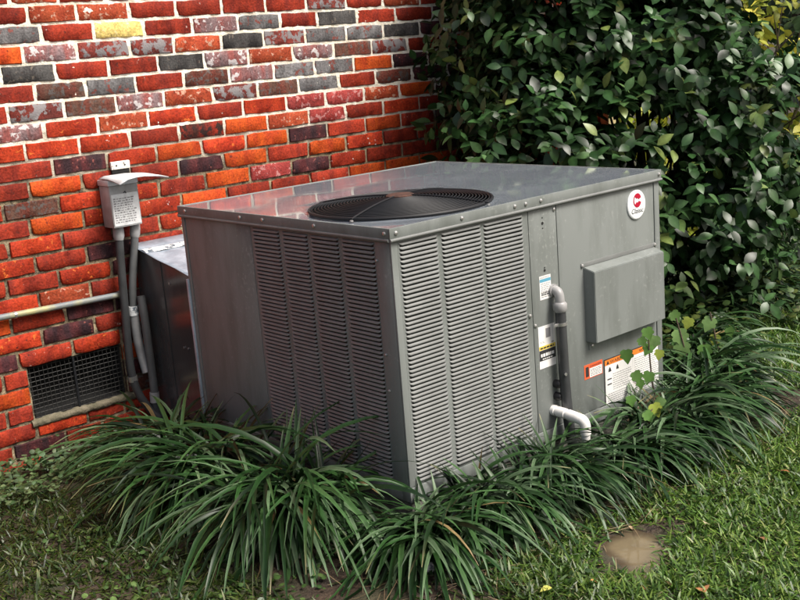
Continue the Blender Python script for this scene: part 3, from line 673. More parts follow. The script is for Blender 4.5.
# oval badge
def disc(P, a, z, ra, rz, t0=0, t1=2 * math.pi, n=48, r0=0.):
    V = []; F = []; ts = np.linspace(t0, t1, n + 1)
    for t in ts: V += [P(a + ra * r0 * math.cos(t), z + rz * r0 * math.sin(t)), P(a + ra * math.cos(t), z + rz * math.sin(t))]
    for i in range(n): F.append((2 * i, 2 * i + 1, 2 * i + 3, 2 * i + 2))
    return V, F
BA, BZ = 1.026, .849
n = 48; V = []; F = []
for out, k in ((0, 1.0), (.0035, 1.0), (.0055, .95), (.006, .88)):
    for i in range(n): t = 2 * math.pi * i / n; V.append(u(BA + .046 * k * math.cos(t), -out, BZ + .047 * k * math.sin(t)))
for j in range(3):
    for i in range(n): F.append((j * n + i, j * n + (i + 1) % n, (j + 1) * n + (i + 1) % n, (j + 1) * n + i))
F.append(tuple(3 * n + i for i in range(n)))
bd = MB().add(V, F).build('badge', mat('badge_enamel', (.80, .83, .84), rough=.25), ac, True, label='white oval badge with a red round mark and script lettering')
Pb, Pc = flat(.0068), flat(.0074)
b = MB(); b.add(*disc(Pb, BA + .001, BZ + .014, .0205, .0225, .32, 2.35, 24, .30)); b.add(*disc(Pb, BA + .001, BZ + .014, .0205, .0225, 3.9, 5.95, 24, .30)); b.add(*disc(Pb, BA + .001, BZ + .014, .0205, .0225, 2.35, 3.9, 20, .78)); b.build('mark', M['red'], bd)
b = MB(); words(b, Pb, 'Classic', BA - .031, BZ - .026, .022, .060, .25); b.build('lettering', M['ink'], bd)

# ------------------------------------------------------------------ front conduit and condensate drain
cf = thing('conduit', u(.64, -.03, float(ground_z(UX + .66, UY - .05))), 'dark grey conduit with pale elbow running down the front of the air conditioner', 'conduit')
MB().tube(spline([u(.613, .004, .656), u(.613, -.012, .656), u(.612, -.024, .648), u(.611, -.028, .630), u(.611, -.028, .610)], 5), .0145, 14).build('elbow', M['fitting'], cf, True)
MB().tube([u(.613, -.0005, .656), u(.613, -.008, .656)], .019, 16).build('locknut', M['fitting'], cf, True)
MB().tube([u(.611, -.028, .624), u(.611, -.028, .618), u(.611, -.028, .600), u(.611, -.028, .594)], .02, 16, rs=[.016, .021, .021, .017]).build('coupling', M['fitting'], cf, True)
MB().tube(spline([u(.611, -.028, .602), u(.613, -.028, .5), u(.616, -.028, .40), u(.620, -.030, .30), u(.626, -.036, .2), u(.640, -.05, .10)], 6), .0165, 14).build('hose', M['conduit_dark'], cf, True)
MB().tube([u(.6115, -.028, .562), u(.612, -.028, .553)], .0185, 14).box(u(.580, -.032, .553), u(.600, -.029, .562), .001).build('strap', M['screw'], cf, True)
MB().tube([u(.604, -.0435, .405), u(.604, -.0465, .405)], .005, 8).build('screw', M['screw'], cf, True)
dr = thing('drain_pipe', u(.60, -.1, float(ground_z(UX + .6, UY - .14))), 'white plastic drain pipe with an elbow at the foot of the air conditioner', 'pipe')
D0 = np.array(u(.590, 0, .288))
MB().tube([D0 + (0, .003, 0), D0 + (0, -.012, 0)], .0165, 16).build('collar', M['pvc'], dr, True)
MB().tube([D0 + (0, -.012, 0), D0 + (.0, -.065, -.003)], .0125, 16).build('stub', M['pvc'], dr, True)
MB().tube([D0 + (0, -.020, -.001), D0 + (0, -.050, -.002)], .0160, 16).build('coupling', M['pvc'], dr, True)
MB().tube([D0 + (0, -.060, -.003), D0 + (.0, -.092, -.006)] + spline([D0 + (0, -.1, -.007), D0 + (.002, -.112, -.011), D0 + (.004, -.118, -.024), D0 + (.005, -.1185, -.052)], 5), .0165, 16).build('elbow', M['pvc'], dr, True)
MB().tube([D0 + (.005, -.1185, -.042), D0 + (.006, -.119, -.098)], .013, 16, rs=[.0135, .0125]).build('spout', M['pvc'], dr, True)

# ------------------------------------------------------------------ things on the wall
# disconnect box
YB = -.085
P = [on(1, YB, *q) for q in ((110, 188), (139.5, 187), (113, 228), (141, 225))]
bx0, bx1 = (P[0][0] + P[2][0]) / 2, (P[1][0] + P[3][0]) / 2; bz0, bz1 = (P[2][2] + P[3][2]) / 2, (P[0][2] + P[1][2]) / 2
db = thing('disconnect_box', ((bx0 + bx1) / 2, 0, bz0), 'grey electrical disconnect box on brick wall with white lid flipped open', 'electrical box')
MB().box((bx0, YB, bz0), (bx1, -.004, bz1 + .012), .003).build('housing', M['box'], db, True)
MB().box((bx0 + .004, YB - .0018, bz0 + .006), (bx1 - .004, YB - .0002, bz1 - .02), .0006).build('front_label', mat('box_label', (.80, .82, .82), rough=.5, var=.25, scale=40), db)
b = MB(); Pw = lambda a, z: (a, YB - .0026, z); r = random.Random(4)
for i in range(11):
    zc = bz0 + .018 + i * .0088
    a = bx0 + .010
    while a < bx1 - .014 - r.uniform(0, .02):
        wd = r.uniform(.004, .012); rect(b, Pw, a, a + wd, zc, zc + .0032 * r.uniform(.7, 1.5)); a += wd + r.uniform(.002, .005)
b.build('print', M['greyink'], db)
MB().box((bx0 - .004, YB - .004, bz1 + .0125), (bx1 + .002, -.003, bz1 + .034), .003).build('cap', M['lid'], db, True)
# warped lid raised over the box
V = []; F = []; nl = 10
for i in range(nl + 1):
    t = i / nl
    for j in range(7):
        s = j / 6; x = bx0 - .002 + (bx1 - bx0 + .006) * s + .075 * t * s
        y = -.02 - .165 * t; z = bz1 + .043 - .006 * t + .003 * math.sin(t * 3.1) * (1 - .4 * s) + .004 * math.sin(7 * s + 5 * t) * t - (.012 if j in (0, 6) else 0) * (.5 + .5 * t)
        V.append((x, y, z))
for i in range(nl):
    for j in range(6): F.append((i * 7 + j, i * 7 + j + 1, (i + 1) * 7 + j + 1, (i + 1) * 7 + j))
o = MB().add(V, F).build('lid', M['lid'], db, True); md = o.modifiers.new('thickness', 'SOLIDIFY'); md.thickness = .004
MB().tube([((bx0 + bx1) / 2 - .005, YB - .006, bz1 - .018), ((bx0 + bx1) / 2, YB - .009, bz1 - .012), ((bx0 + bx1) / 2 + .004, YB - .006, bz1 - .020)], .0022, 6).build('hasp', M['ink'], db, True)
# small plate above
P0, P1_ = on(1, -.012, 110, 161), on(1, -.012, 130, 168.5)
pl = thing('wall_plate', ((P0[0] + P1_[0]) / 2, 0, P1_[2]), 'small chipped white plate fixed to bricks above the electrical box', 'plate')
zc = (on(1, -.012, 120, 161)[2] + on(1, -.012, 120, 169)[2]) / 2
MB().box((P0[0], -.018, zc - .015), (P1_[0], -.004, zc + .015), .003).build('plate', mat('plate_paint', (.74, .72, .66), rough=.6, col2=(.12, .11, .10), scale=60, clip=(.58, .66)), pl, True)
MB().box((P0[0] + .002, -.014, zc - .034), (P1_[0] - .004, -.003, zc - .0155), .001).build('bracket', M['dark'], pl, True)
for q in (.02, .055): MB().tube([(P0[0] + q, -.018, zc), (P0[0] + q, -.020, zc)], .0035, 8).build('screw', M['ink'], pl)
# conduits
def wallpts(L_, y=-.045): return [on(1, yy if yy is not None else y, a, b_) for a, b_, yy in [(q + (None,))[:3] for q in L_]]
c1 = thing('flexible_conduit', tuple(on(1, -.05, 131, 400)), 'thick dark grey conduit dropping straight from the electrical box, bent at the bottom', 'conduit', None)
pts = wallpts([(119, 233), (121, 265), (125, 310), (128, 345), (131.5, 372), (138, 392, -.055), (149, 408, -.075), (160, 418, -.1)])
MB().tube(spline(pts, 6), .0158, 14).build('hose', M['conduit_dark'], c1, True)
t0 = wallpts([(118, 226), (118.3, 230), (118.8, 236), (119, 240)]); MB().tube(t0, .02, 16, rs=[.019, .021, .021, .017]).build('fitting', M['fitting'], c1, True)
t0 = wallpts([(132.2, 376), (133.5, 381)]); MB().tube(t0, .0185, 14).build('clamp', M['screw'], c1, True)
c2 = thing('flexible_conduit', tuple(on(1, -.05, 140, 362)), 'paler grey conduit leaving the right side of the electrical box beside the duct', 'conduit', None)
pts = wallpts([(134.5, 231), (134.5, 245), (133, 270), (132.5, 290), (133.5, 312)]); MB().tube(spline(pts, 6), .0150, 14).build('hose', M['conduit'], c2, True)
t0 = wallpts([(135, 224), (135, 228), (134.8, 234), (134.7, 237)]); MB().tube(t0, .019, 16, rs=[.018, .020, .020, .016]).build('fitting', M['fitting'], c2, True)
pts = wallpts([(134, 309), (135, 320), (138, 340), (142, 356), (147, 372, -.06)]); MB().tube(spline(pts, 6), .0185, 14).build('sleeve_and_reflection', M['fitting'], c2, True)  # pale sleeve, partly the conduits' reflection in the duct built solid
t0 = wallpts([(133, 306), (134, 315)]); MB().tube(t0, .0205, 14).build('clamp', M['tape'], c2, True)
c3 = thing('flexible_conduit', tuple(on(1, -.06, 155, 400)), 'dark grey conduit hugging the metal duct, partly a reflection built as a tube, ending in a white fitting', 'conduit', None)
pts = [on(1, -.075, 141, 296), on(1, -.085, 145, 320), on(1, -.085, 149, 350), on(1, -.085, 153, 380), on(1, -.085, 155, 398)]; MB().tube(spline(pts, 6), .0160, 14).build('hose', M['conduit'], c3, True)  # solid tube standing partly for the mirror image in the duct side
MB().tube([on(1, -.085, 154.3, 392), on(1, -.085, 155, 402)], .019, 14).build('fitting', M['fitting'], c3, True)
MB().tube(spline([on(1, -.085, 155, 401), on(1, -.09, 157, 411), on(1, -.10, 162, 420)], 4), .0145, 12).build('tail', M['conduit_dark'], c3, True)
# horizontal pipe
hp = thing('horizontal_pipe', tuple(on(1, -.03, 60, 306)), 'weathered horizontal metal pipe strapped along the brick wall', 'pipe')
A, B_ = on(1, -.02, -40, 325.5), on(1, -.02, 121, 294.5); d = (B_ - A); A2 = A - d * 3
MB().tube([A2, A, (A + B_) / 2, B_], .0118, 14).build('run', M['pipe'], hp, True)
Pm = on(1, -.02, 15, 315); dd = d / np.linalg.norm(d); MB().tube([Pm - dd * .004, Pm + dd * .004], .0135, 14).build('strap', M['screw'], hp, True)
MB().tube([B_ - dd * .01, B_ + dd * .012], .0145, 14).tube([B_ + dd * .004, B_ + dd * .004 + np.array((0, .03, 0))], .012, 12).build('end_elbow', M['pipe'], hp, True)

# metal duct between wall and unit
DX0, DX1, DY1 = .092, .80, -.699
dz0, dz1 = .722, .590
du = thing('metal_duct', (.4, -.35, .05), 'dark reflective sheet metal duct joining the air conditioner to brick wall', 'duct')
def prism(b, x0_, x1_, yz):
    n = len(yz); V = [(x0_, y, z) for y, z in yz] + [(x1_, y, z) for y, z in yz]
    b.add(V, [tuple(range(n)), tuple(range(2 * n - 1, n - 1, -1))] + [(i, i + n, (i + 1) % n + n, (i + 1) % n) for i in range(n)])
b = MB(); prism(b, DX0, DX1, [(-.002, .06), (-.002, dz0), (DY1, dz1), (DY1, .06)]); b.build('casing', M['duct'], du)
b = MB(); sl_ = (dz1 - dz0) / (DY1 + .002)
zz = lambda y: dz0 + sl_ * (y + .002)
n = 24; V = []; F = []
for i in range(n + 1):
    x = DX0 - .012 + (DX1 - DX0 + .02) * i / n
    for j, y in enumerate((-.004, -.05, -.12, -.20, -.32, -.5, -.697)): V.append((x, y, zz(y) + .004 + .014 * (float(vnoise(x * 14, y * 14 + 3, 51)) - .5) * (j > 0) + (.006 if j == 0 else 0)))
for i in range(n):
    for j in range(6): F.append((i * 7 + j, i * 7 + j + 1, (i + 1) * 7 + j + 1, (i + 1) * 7 + j))
o = MB().add(V, F).build('top_flashing', M['galv'], du, True); md = o.modifiers.new('thickness', 'SOLIDIFY'); md.thickness = .002
V = []; F = []
for i in range(40):
    x = DX0 - .01 + (DX1 - DX0) * i / 39
    for j, (y, k) in enumerate(((-.075, 0), (-.088, 1), (-.105, 1), (-.118, 0))): V.append((x, y + .018 * (float(vnoise(x * 30, j * 2.2, 52)) - .5), zz(y) + .006 + .007 * k * float(vnoise(x * 45, j * 3.3, 53))))
for i in range(39):
    for j in range(3): F.append((i * 4 + j, i * 4 + j + 1, (i + 1) * 4 + j + 1, (i + 1) * 4 + j))
MB().add(V, F).build('mastic_bead', M['tape'], du, True)
b = MB(); b.box((DX0 - .004, -.20, .08), (DX0 - .0005, -.19, zz(-.2) - .002)).build('standing_seam', M['duct'], du)
for y, z in ((-.30, .36), (-.33, .36), (-.42, .34), (-.25, .60)): MB().tube([(DX0 - .001, y, z), (DX0 - .004, y, z)], .005, 8).build('screw', M['screw'], du)

# ------------------------------------------------------------------ plant builders
def strips(base, phi, th0, bend, length, width, nseg=7, power=1.3, roll=0., tipcol=None, col=None, fold=0.):
    """arching blades: all arguments per blade arrays; returns V, F (quads), colours"""
    N = len(base); t = np.linspace(0, 1, nseg + 1); tm = (t[1:] + t[:-1]) / 2
    ang_ = th0[:, None] + bend[:, None] * tm[None] ** power
    dl = length[:, None] / nseg; r = np.concatenate([np.zeros((N, 1)), np.cumsum(np.sin(ang_) * dl, 1)], 1); z = np.concatenate([np.zeros((N, 1)), np.cumsum(np.cos(ang_) * dl, 1)], 1)
    c, s = np.cos(phi)[:, None], np.sin(phi)[:, None]
    Pc_ = np.stack([base[:, 0:1] + r * c, base[:, 1:2] + r * s, base[:, 2:3] + z], -1)
    wv = width[:, None] * np.minimum(1, .55 + t * 2.2)[None] * np.clip((1.02 - t) / .42, 0.03, 1)[None] ** .8 * .5
    rl = np.broadcast_to(np.asarray(roll), (N,))[:, None]
    ang2 = np.concatenate([ang_, ang_[:, -1:]], 1)
    # side vector, rolled a little around the blade
    side = np.stack([-s * np.cos(rl) + 0 * ang2, c * np.cos(rl) + 0 * ang2, np.sin(rl) + 0 * ang2], -1)
    L_ = Pc_ - side * wv[..., None]; R2 = Pc_ + side * wv[..., None]; n_c = 2
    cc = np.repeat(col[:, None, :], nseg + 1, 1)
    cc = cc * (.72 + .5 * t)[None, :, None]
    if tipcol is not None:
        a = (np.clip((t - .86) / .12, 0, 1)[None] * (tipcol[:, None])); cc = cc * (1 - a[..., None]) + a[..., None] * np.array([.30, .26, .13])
    if fold:      # raised margins either side of the midrib
        nv = np.stack([-np.cos(ang2) * c, -np.cos(ang2) * s, np.sin(ang2)], -1) * (wv * fold)[..., None]
        V = np.stack([L_ + nv, Pc_, R2 + nv], 2); n_c = 3; ccx = np.stack([cc * 1.15, cc * .8, cc * 1.15], 2)
    else: V = np.stack([L_, R2], 2); ccx = np.repeat(cc[:, :, None], 2, 2)
    k = n_c * (nseg + 1)
    q = np.array([[n_c * i + h, n_c * i + h + 1, n_c * (i + 1) + h + 1, n_c * (i + 1) + h] for i in range(nseg) for h in range(n_c - 1)])
    F = (np.arange(N)[:, None, None] * k + q[None]).reshape(-1, 4)
    return V.reshape(-1, 3), F, ccx.reshape(-1, 3)
def leaf_template(nst=3, fold=.16, curl=.22, prof=(.72, 1.0, .62), wd=.5):
    """unit-length leaf along +x, face up +z"""
    V = [(0, 0, 0)]
    for i, p in enumerate(prof):
        x = (i + 1) / (nst + 1) * .98; z = -curl * x * x
        V += [(x, -wd / 2 * p, z + fold * wd * p * .5), (x, 0, z), (x, wd / 2 * p, z + fold * wd * p * .5)]
    V.append((1, 0, -curl)); F = [(0, 1, 2), (0, 2, 3)]
    for i in range(nst - 1):
        a = 1 + 3 * i; F += [(a, a + 3, a + 4), (a, a + 4, a + 1), (a + 1, a + 4, a + 5), (a + 1, a + 5, a + 2)]
    a = 1 + 3 * (nst - 1); F += [(a, len(V) - 1, a + 1), (a + 1, len(V) - 1, a + 2)]
    return np.array(V, float), np.array(F)
def frames(d, up):
    d = d / np.linalg.norm(d, axis=1, keepdims=True); y = np.cross(up, d); y /= np.linalg.norm(y, axis=1, keepdims=True) + 1e-9; z = np.cross(d, y)
    return np.stack([d, y, z], -1)      # columns
def leaves_mesh(T, F, pos, fr, size, col):
    N = len(pos); V = np.einsum('nij,kj->nki', fr, T) * size[:, None, None] + pos[:, None, :]
    k = len(T); FF = (np.arange(N)[:, None, None] * k + F[None]).reshape(-1, 3)
    mid = np.where(np.abs(T[:, 1]) < 1e-6, 1.3, .92)
    return V.reshape(-1, 3), FF, (col[:, None, :] * mid[None, :, None]).reshape(-1, 3)
def unit(v_): return v_ / (np.linalg.norm(v_, axis=-1, keepdims=True) + 1e-9)

# ------------------------------------------------------------------ camellia bush
VD = np.array([.664, .748, 0]); LD = np.array([.748, -.664, 0])       # along the view, across it
def bush_points(blobs, N, shell=.55):
    out = []; nrm = []
    vol = np.array([b[1][0] * b[1][1] * b[1][2] for b in blobs]); pick = rng.choice(len(blobs), N, p=vol / vol.sum())
    for i in range(N):
        c, r = blobs[pick[i]]; d = unit(rng.normal(size=3)); rr = (rng.random() ** (1 / 3) * (1 - shell) + shell) if rng.random() < .8 else rng.random()
        p = d * rr; w_ = LD * p[0] * r[0] + VD * p[1] * r[1] + np.array([0, 0, p[2] * r[2]])
        out.append(np.array(c) + w_); nrm.append(unit(LD * d[0] / r[0] + VD * d[1] / r[1] + np.array([0, 0, d[2] / r[2]])))
    return np.array(out), np.array(nrm)
def at_depth(u_, v_, dep): q = np.array([(u_ - 400) / FPX * dep, (300 - v_) / FPX * dep, -dep]); return CAM + RM @ q
def make_bush(name, label, blobs, ntwig, per, T, F, size, palette, m, base, single=0, group=None, twig_len=.16, cat='bush', droop=.35, nstem=7, gap=0.0, holes=()):
    P, Nn = bush_points(blobs, ntwig)
    P, Nn = P[(P[:, 1] < -.06) | (P[:, 0] > WX1 + .1)], Nn[(P[:, 1] < -.06) | (P[:, 0] > WX1 + .1)]
    inside = (P[:, 0] > UX - .06) & (P[:, 0] < UX + UW + .10) & (P[:, 1] < UY + UD + .1)
    P, Nn = P[~inside], Nn[~inside]
    if gap:
        dn = vnoise(px(P)[:, 0] / 42., px(P)[:, 1] / 42., 77, 2); k_ = dn > gap; P, Nn = P[k_], Nn[k_]
    n = len(P); dirs = unit(Nn * .8 + rng.normal(size=(n, 3)) * .55 + np.array([0, 0, .35]))
    pos, d, up, tint = [], [], [], []
    tw = rng.normal(size=n)
    for k in range(per):
        s = (k + rng.random(n) * .5) / per; q = P + dirs * (s * twig_len)[:, None]
        az = k * 2.4 + rng.random(n) * 1.2; ref = np.where(np.abs(dirs[:, 2:3]) > .9, np.array([[1., 0, 0]]), np.array([[0, 0, 1.]]))
        e1 = unit(np.cross(dirs, ref)); e2 = np.cross(dirs, e1)
        out = e1 * np.cos(az)[:, None] + e2 * np.sin(az)[:, None]
        ld = unit(out * .9 + dirs * .55 + np.array([0, 0, -droop]) + rng.normal(size=(n, 3)) * .18)
        upv = unit(dirs * .5 + Nn * .45 + np.array([0, 0, .95]) + rng.normal(size=(n, 3)) * .3)
        pos.append(q); d.append(ld); up.append(upv); tint.append(tw + rng.normal(size=n) * .5)
    pos, d, up, tint = map(np.concatenate, (pos, d, up, tint)); N = len(pos)
    ok = ~((pos[:, 0] > UX - .1) & (pos[:, 0] < UX + UW + .09) & (pos[:, 1] < UY + UD + .09)) & ((pos[:, 1] < -.085) | (pos[:, 0] > WX1 + .12)) & (pos[:, 2] > .06)
    if holes:
        qq = px(pos); hk = np.zeros(len(pos), bool)
        for hu, hv, hr in holes: hk |= np.hypot(qq[:, 0] - hu, qq[:, 1] - hv) < hr * (.7 + .6 * vnoise(qq[:, 0] / 6., qq[:, 1] / 6., 78, 1))
        ok &= ~hk
    pos, d, up, tint = pos[ok], d[ok], up[ok], tint[ok]; N = len(pos)
    fr = frames(d, up); sz = size * rng.uniform(.7, 1.2, N)
    pal = np.array(palette); ci = np.clip((tint * .22 + .45) * (len(pal) - 1), 0, len(pal) - 1.001); i0 = ci.astype(int); f_ = (ci - i0)[:, None]
    col = (pal[i0] * (1 - f_) + pal[i0 + 1] * f_) * rng.uniform(.75, 1.25, (N, 1))
    gz = float(ground_z(base[0], base[1])); root = thing(name, (base[0], base[1], gz), label, cat, group)
    keep = np.ones(N, bool)
    if single:
        q = px(pos); vis = {}
        for i in np.argsort(q[:, 2]):
            if 0 < q[i, 0] < 800 and 0 < q[i, 1] < 420: vis.setdefault((int(q[i, 0] // 9), int(q[i, 1] // 9)), i)
        cand = sorted(vis.values(), key=lambda i: q[i, 2] / sz[i])[:single]
        tm = []
        for j in range(8):
            i = rng.integers(len(pal)); tm.append(mesh('leaf', T, F, m, True, pal[i][None] * rng.uniform(.85, 1.2) * np.where(np.abs(T[:, 1:2]) < 1e-6, 1.3, .92)))
        for i in cand:
            keep[i] = False; o = link('leaf', tm[int(np.argmin([abs(ci[i] - rng.integers(len(pal))) for _ in tm]))], root, pos[i] - wo(root))
            o.rotation_mode = 'QUATERNION'; o.rotation_quaternion = Matrix(fr[i].tolist()).to_quaternion(); o.scale = (sz[i],) * 3
    V, FF, cc = leaves_mesh(T, F, pos[keep], fr[keep], sz[keep], col[keep])
    link('foliage', mesh('foliage', V - wo(root), FF, m, True, cc), root, kind='stuff')
    b = MB()
    tops = P[rng.choice(len(P), min(len(P), nstem * 4), replace=False)]
    for i, tpt in enumerate(tops):
        s0 = np.array([base[0], base[1], gz - .02]) + np.array([rng.normal() * .07, rng.normal() * .07, 0]); mid = s0 * .45 + tpt * .55; mid[2] = s0[2] + (tpt[2] - s0[2]) * .62; mid[:2] = s0[:2] * .62 + tpt[:2] * .38
        thick = .020 if i < nstem else .008
        pts_ = spline([s0, mid, tpt], 5); b.tube(pts_, thick, 6, False, rs=list(np.linspace(thick, .003, len(pts_))))
    b.build('branches', M['bark'], root, True)
    return root
LT, LF = leaf_template(4, .14, .24, (.70, 1.0, .95, .60), .55)
green = [(.008, .024, .007), (.015, .043, .012), (.025, .070, .019), (.040, .100, .029), (.068, .140, .046), (.14, .19, .05)]
c0 = at_depth(640, 95, 5.05)
blobs = [(at_depth(520, 150, 4.72), (.30, .22, .30)), (at_depth(590, 175, 4.6), (.34, .22, .34)), (at_depth(500, 75, 4.85), (.26, .2, .4)), (c0 + np.array([0, 0, .1]), (.78, .62, .95)), (at_depth(545, 40, 4.95), (.42, .42, .75)), (at_depth(735, 120, 4.85), (.30, .45, .62)), (at_depth(690, 235, 4.75), (.36, .35, .42)), (at_depth(560, 130, 4.85), (.42, .30, .4)), (at_depth(620, -60, 5.0), (.8, .5, .6)), (at_depth(700, 40, 5.0), (.42, .45, .55))]
make_bush('camellia_bush', 'tall dark green glossy leaved bush behind the air conditioner against the brick wall', blobs, 4400, 8, LT, LF, .067, green, M['camellia'], (c0[0], c0[1]), single=298, gap=.22, holes=[(642, 119, 19), (609, 116, 15), (672, 122, 14), (790, 10, 40), (768, 38, 20), (798, 118, 22), (748, 8, 18), (640, 158, 15), (668, 160, 14), (694, 232, 14)])
# yellow leaved shrubs beyond the house corner
ylw = [(.16, .22, .03), (.30, .36, .04), (.52, .50, .06), (.74, .64, .10)]
for k, (uu, vv, dep, rr, lab) in enumerate([(770, 20, 7.6, (.8, .5, .7), 'tall yellow leaved shrub showing above the dark bush beyond the house corner'), (650, 120, 7.0, (.55, .4, .6), 'low yellow leaved shrub glimpsed through gaps in the dark bush')]):
    c = at_depth(uu, vv, dep); make_bush('yellow_shrub', lab, [(c, rr), (c - np.array([0, 0, .5]), rr)], 260, 6, LT, LF, .085, ylw, M['yleaf'], (c[0], c[1]), group=None, cat='shrub', nstem=4, twig_len=.2)
dk = [(.012, .026, .008), (.02, .045, .012), (.035, .07, .02), (.06, .10, .03)]
for k, (uu, vv, dep, rr, lab) in enumerate([(560, 60, 9.0, (1.5, .7, 1.4), 'dim green hedge far behind the bush at the back of the yard'), (830, 90, 8.6, (1.1, .7, 1.4), 'dim green hedge beside the tall yellow shrub'), (850, 235, 6.0, (.45, .4, .5), 'dark weedy shrub at the lawn edge right of the glossy bush')]):
    c = at_depth(uu, vv, dep); make_bush('green_hedge' if k < 2 else 'weedy_shrub', lab, [(c, rr)], 420 if k < 2 else 200, 7, LT, LF, .10 if k < 2 else .07, dk, M['yleaf'], (c[0], c[1]), cat='hedge' if k < 2 else 'shrub', nstem=5, twig_len=.25)
# cream downpipe at the house corner
dp = thing('downpipe', (WX1 - .06, -.04, 0), 'cream painted downpipe at the house corner, half hidden by leaves', 'downpipe')
MB().box((WX1 - .10, -.075, .05), (WX1 - .03, -.012, 2.7), .012).build('pipe', M['cream'], dp, True)
for z in (.6, 1.6, 2.4): MB().box((WX1 - .125, -.082, z), (WX1 - .005, -.0015, z + .03), .003).build('strap', M['cream'], dp, True)

# ------------------------------------------------------------------ liriope clumps round the unit
lir = np.array([(.006, .019, .005), (.012, .037, .009), (.023, .066, .016), (.046, .105, .032), (.10, .165, .082)])  # palest and darkest greens put highlight and shade into the blade colour
def blade_set(N, toward, spread, lmin, lmax, r0, lean=(.2, 1.05), bend=(1.4, 2.3)):
    phi = np.where(rng.random(N) < .7, toward + rng.normal(size=N) * spread, rng.random(N) * 2 * math.pi)
    rr = r0 * np.sqrt(rng.random(N)); a = rng.random(N) * 2 * math.pi
    base = np.stack([rr * np.cos(a), rr * np.sin(a), np.zeros(N)], 1)
    return base, phi, rng.uniform(*lean, N), rng.uniform(*bend, N), rng.uniform(lmin, lmax, N), rng.uniform(.0085, .0150, N)
bvar = []
for i in range(26):
    c = lir[rng.integers(1, 5)] * rng.uniform(.9, 1.25)
    V, F, cc = strips(np.zeros((1, 3)), np.zeros(1), np.array([rng.uniform(.25, 1.0)]), np.array([rng.uniform(1.4, 2.3)]), np.array([1.0]), np.array([rng.uniform(.022, .034)]), 8, .85, rng.normal() * .35, np.array([float(rng.random() < .2)]), c[None], fold=.35)
    bvar.append(mesh('blade', V, F, M['blade'], True, cc))
clumps = []
def clump(x, y, toward, label, N=150, lmin=.26, lmax=.46, r0=.075, nsingle=26, up=0., lean=(.2, 1.05), bend=(1.4, 2.3)):
    gz = float(ground_z(x, y)); root = thing('liriope_clump', (x, y, gz), label, 'grass clump', 'clumps of strap leaved border grass round the unit')
    N = int(N * 1.25); base, phi, t0, bd_, ln, wd = blade_set(N, toward, .95, lmin, lmax, r0, lean, bend)
    base[:, 2] += .005 + up * (1 - .6 * (np.hypot(base[:, 0], base[:, 1]) / r0) ** 2)
    col = lir[rng.integers(0, 5, N)] * rng.uniform(.75, 1.25, (N, 1)); tip = (rng.random(N) < .15).astype(float)
    dead = rng.random(N) < .012; col[dead] = np.array([.22, .16, .07]) * rng.uniform(.6, 1.2, (dead.sum(), 1))
    # keep blades out of the cabinet
    ex = base[:, 0] + x + np.cos(phi) * ln * .45; ey = base[:, 1] + y + np.sin(phi) * ln * .45
    bad = (ex > UX - .03) & (ex < UX + UW + .03) & (ey > UY - .03) & (ey < UY + UD + .03); ln[bad] *= .55; bd_[bad] *= .4; t0[bad] *= .3
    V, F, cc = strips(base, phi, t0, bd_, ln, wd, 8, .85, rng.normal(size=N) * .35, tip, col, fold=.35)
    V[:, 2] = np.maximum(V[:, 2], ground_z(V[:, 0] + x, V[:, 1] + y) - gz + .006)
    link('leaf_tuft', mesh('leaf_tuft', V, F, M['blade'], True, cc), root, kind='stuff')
    for i in range(nsingle):
        a = toward + rng.normal() * .8; L_ = rng.uniform(lmin * 1.05, lmax * 1.08)
        px_, py_ = x + math.cos(a) * L_ * .45, y + math.sin(a) * L_ * .45
        if UX - .03 < px_ < UX + UW + .03 and UY - .03 < py_ < UY + UD + .03: continue
        o = link('blade', bvar[rng.integers(len(bvar))], root, np.array([rng.normal() * r0 * .4, rng.normal() * r0 * .4, .02 + up * .7])); o.rotation_euler = (0, 0, a); o.scale = (L_,) * 3
    return root
PI = math.pi
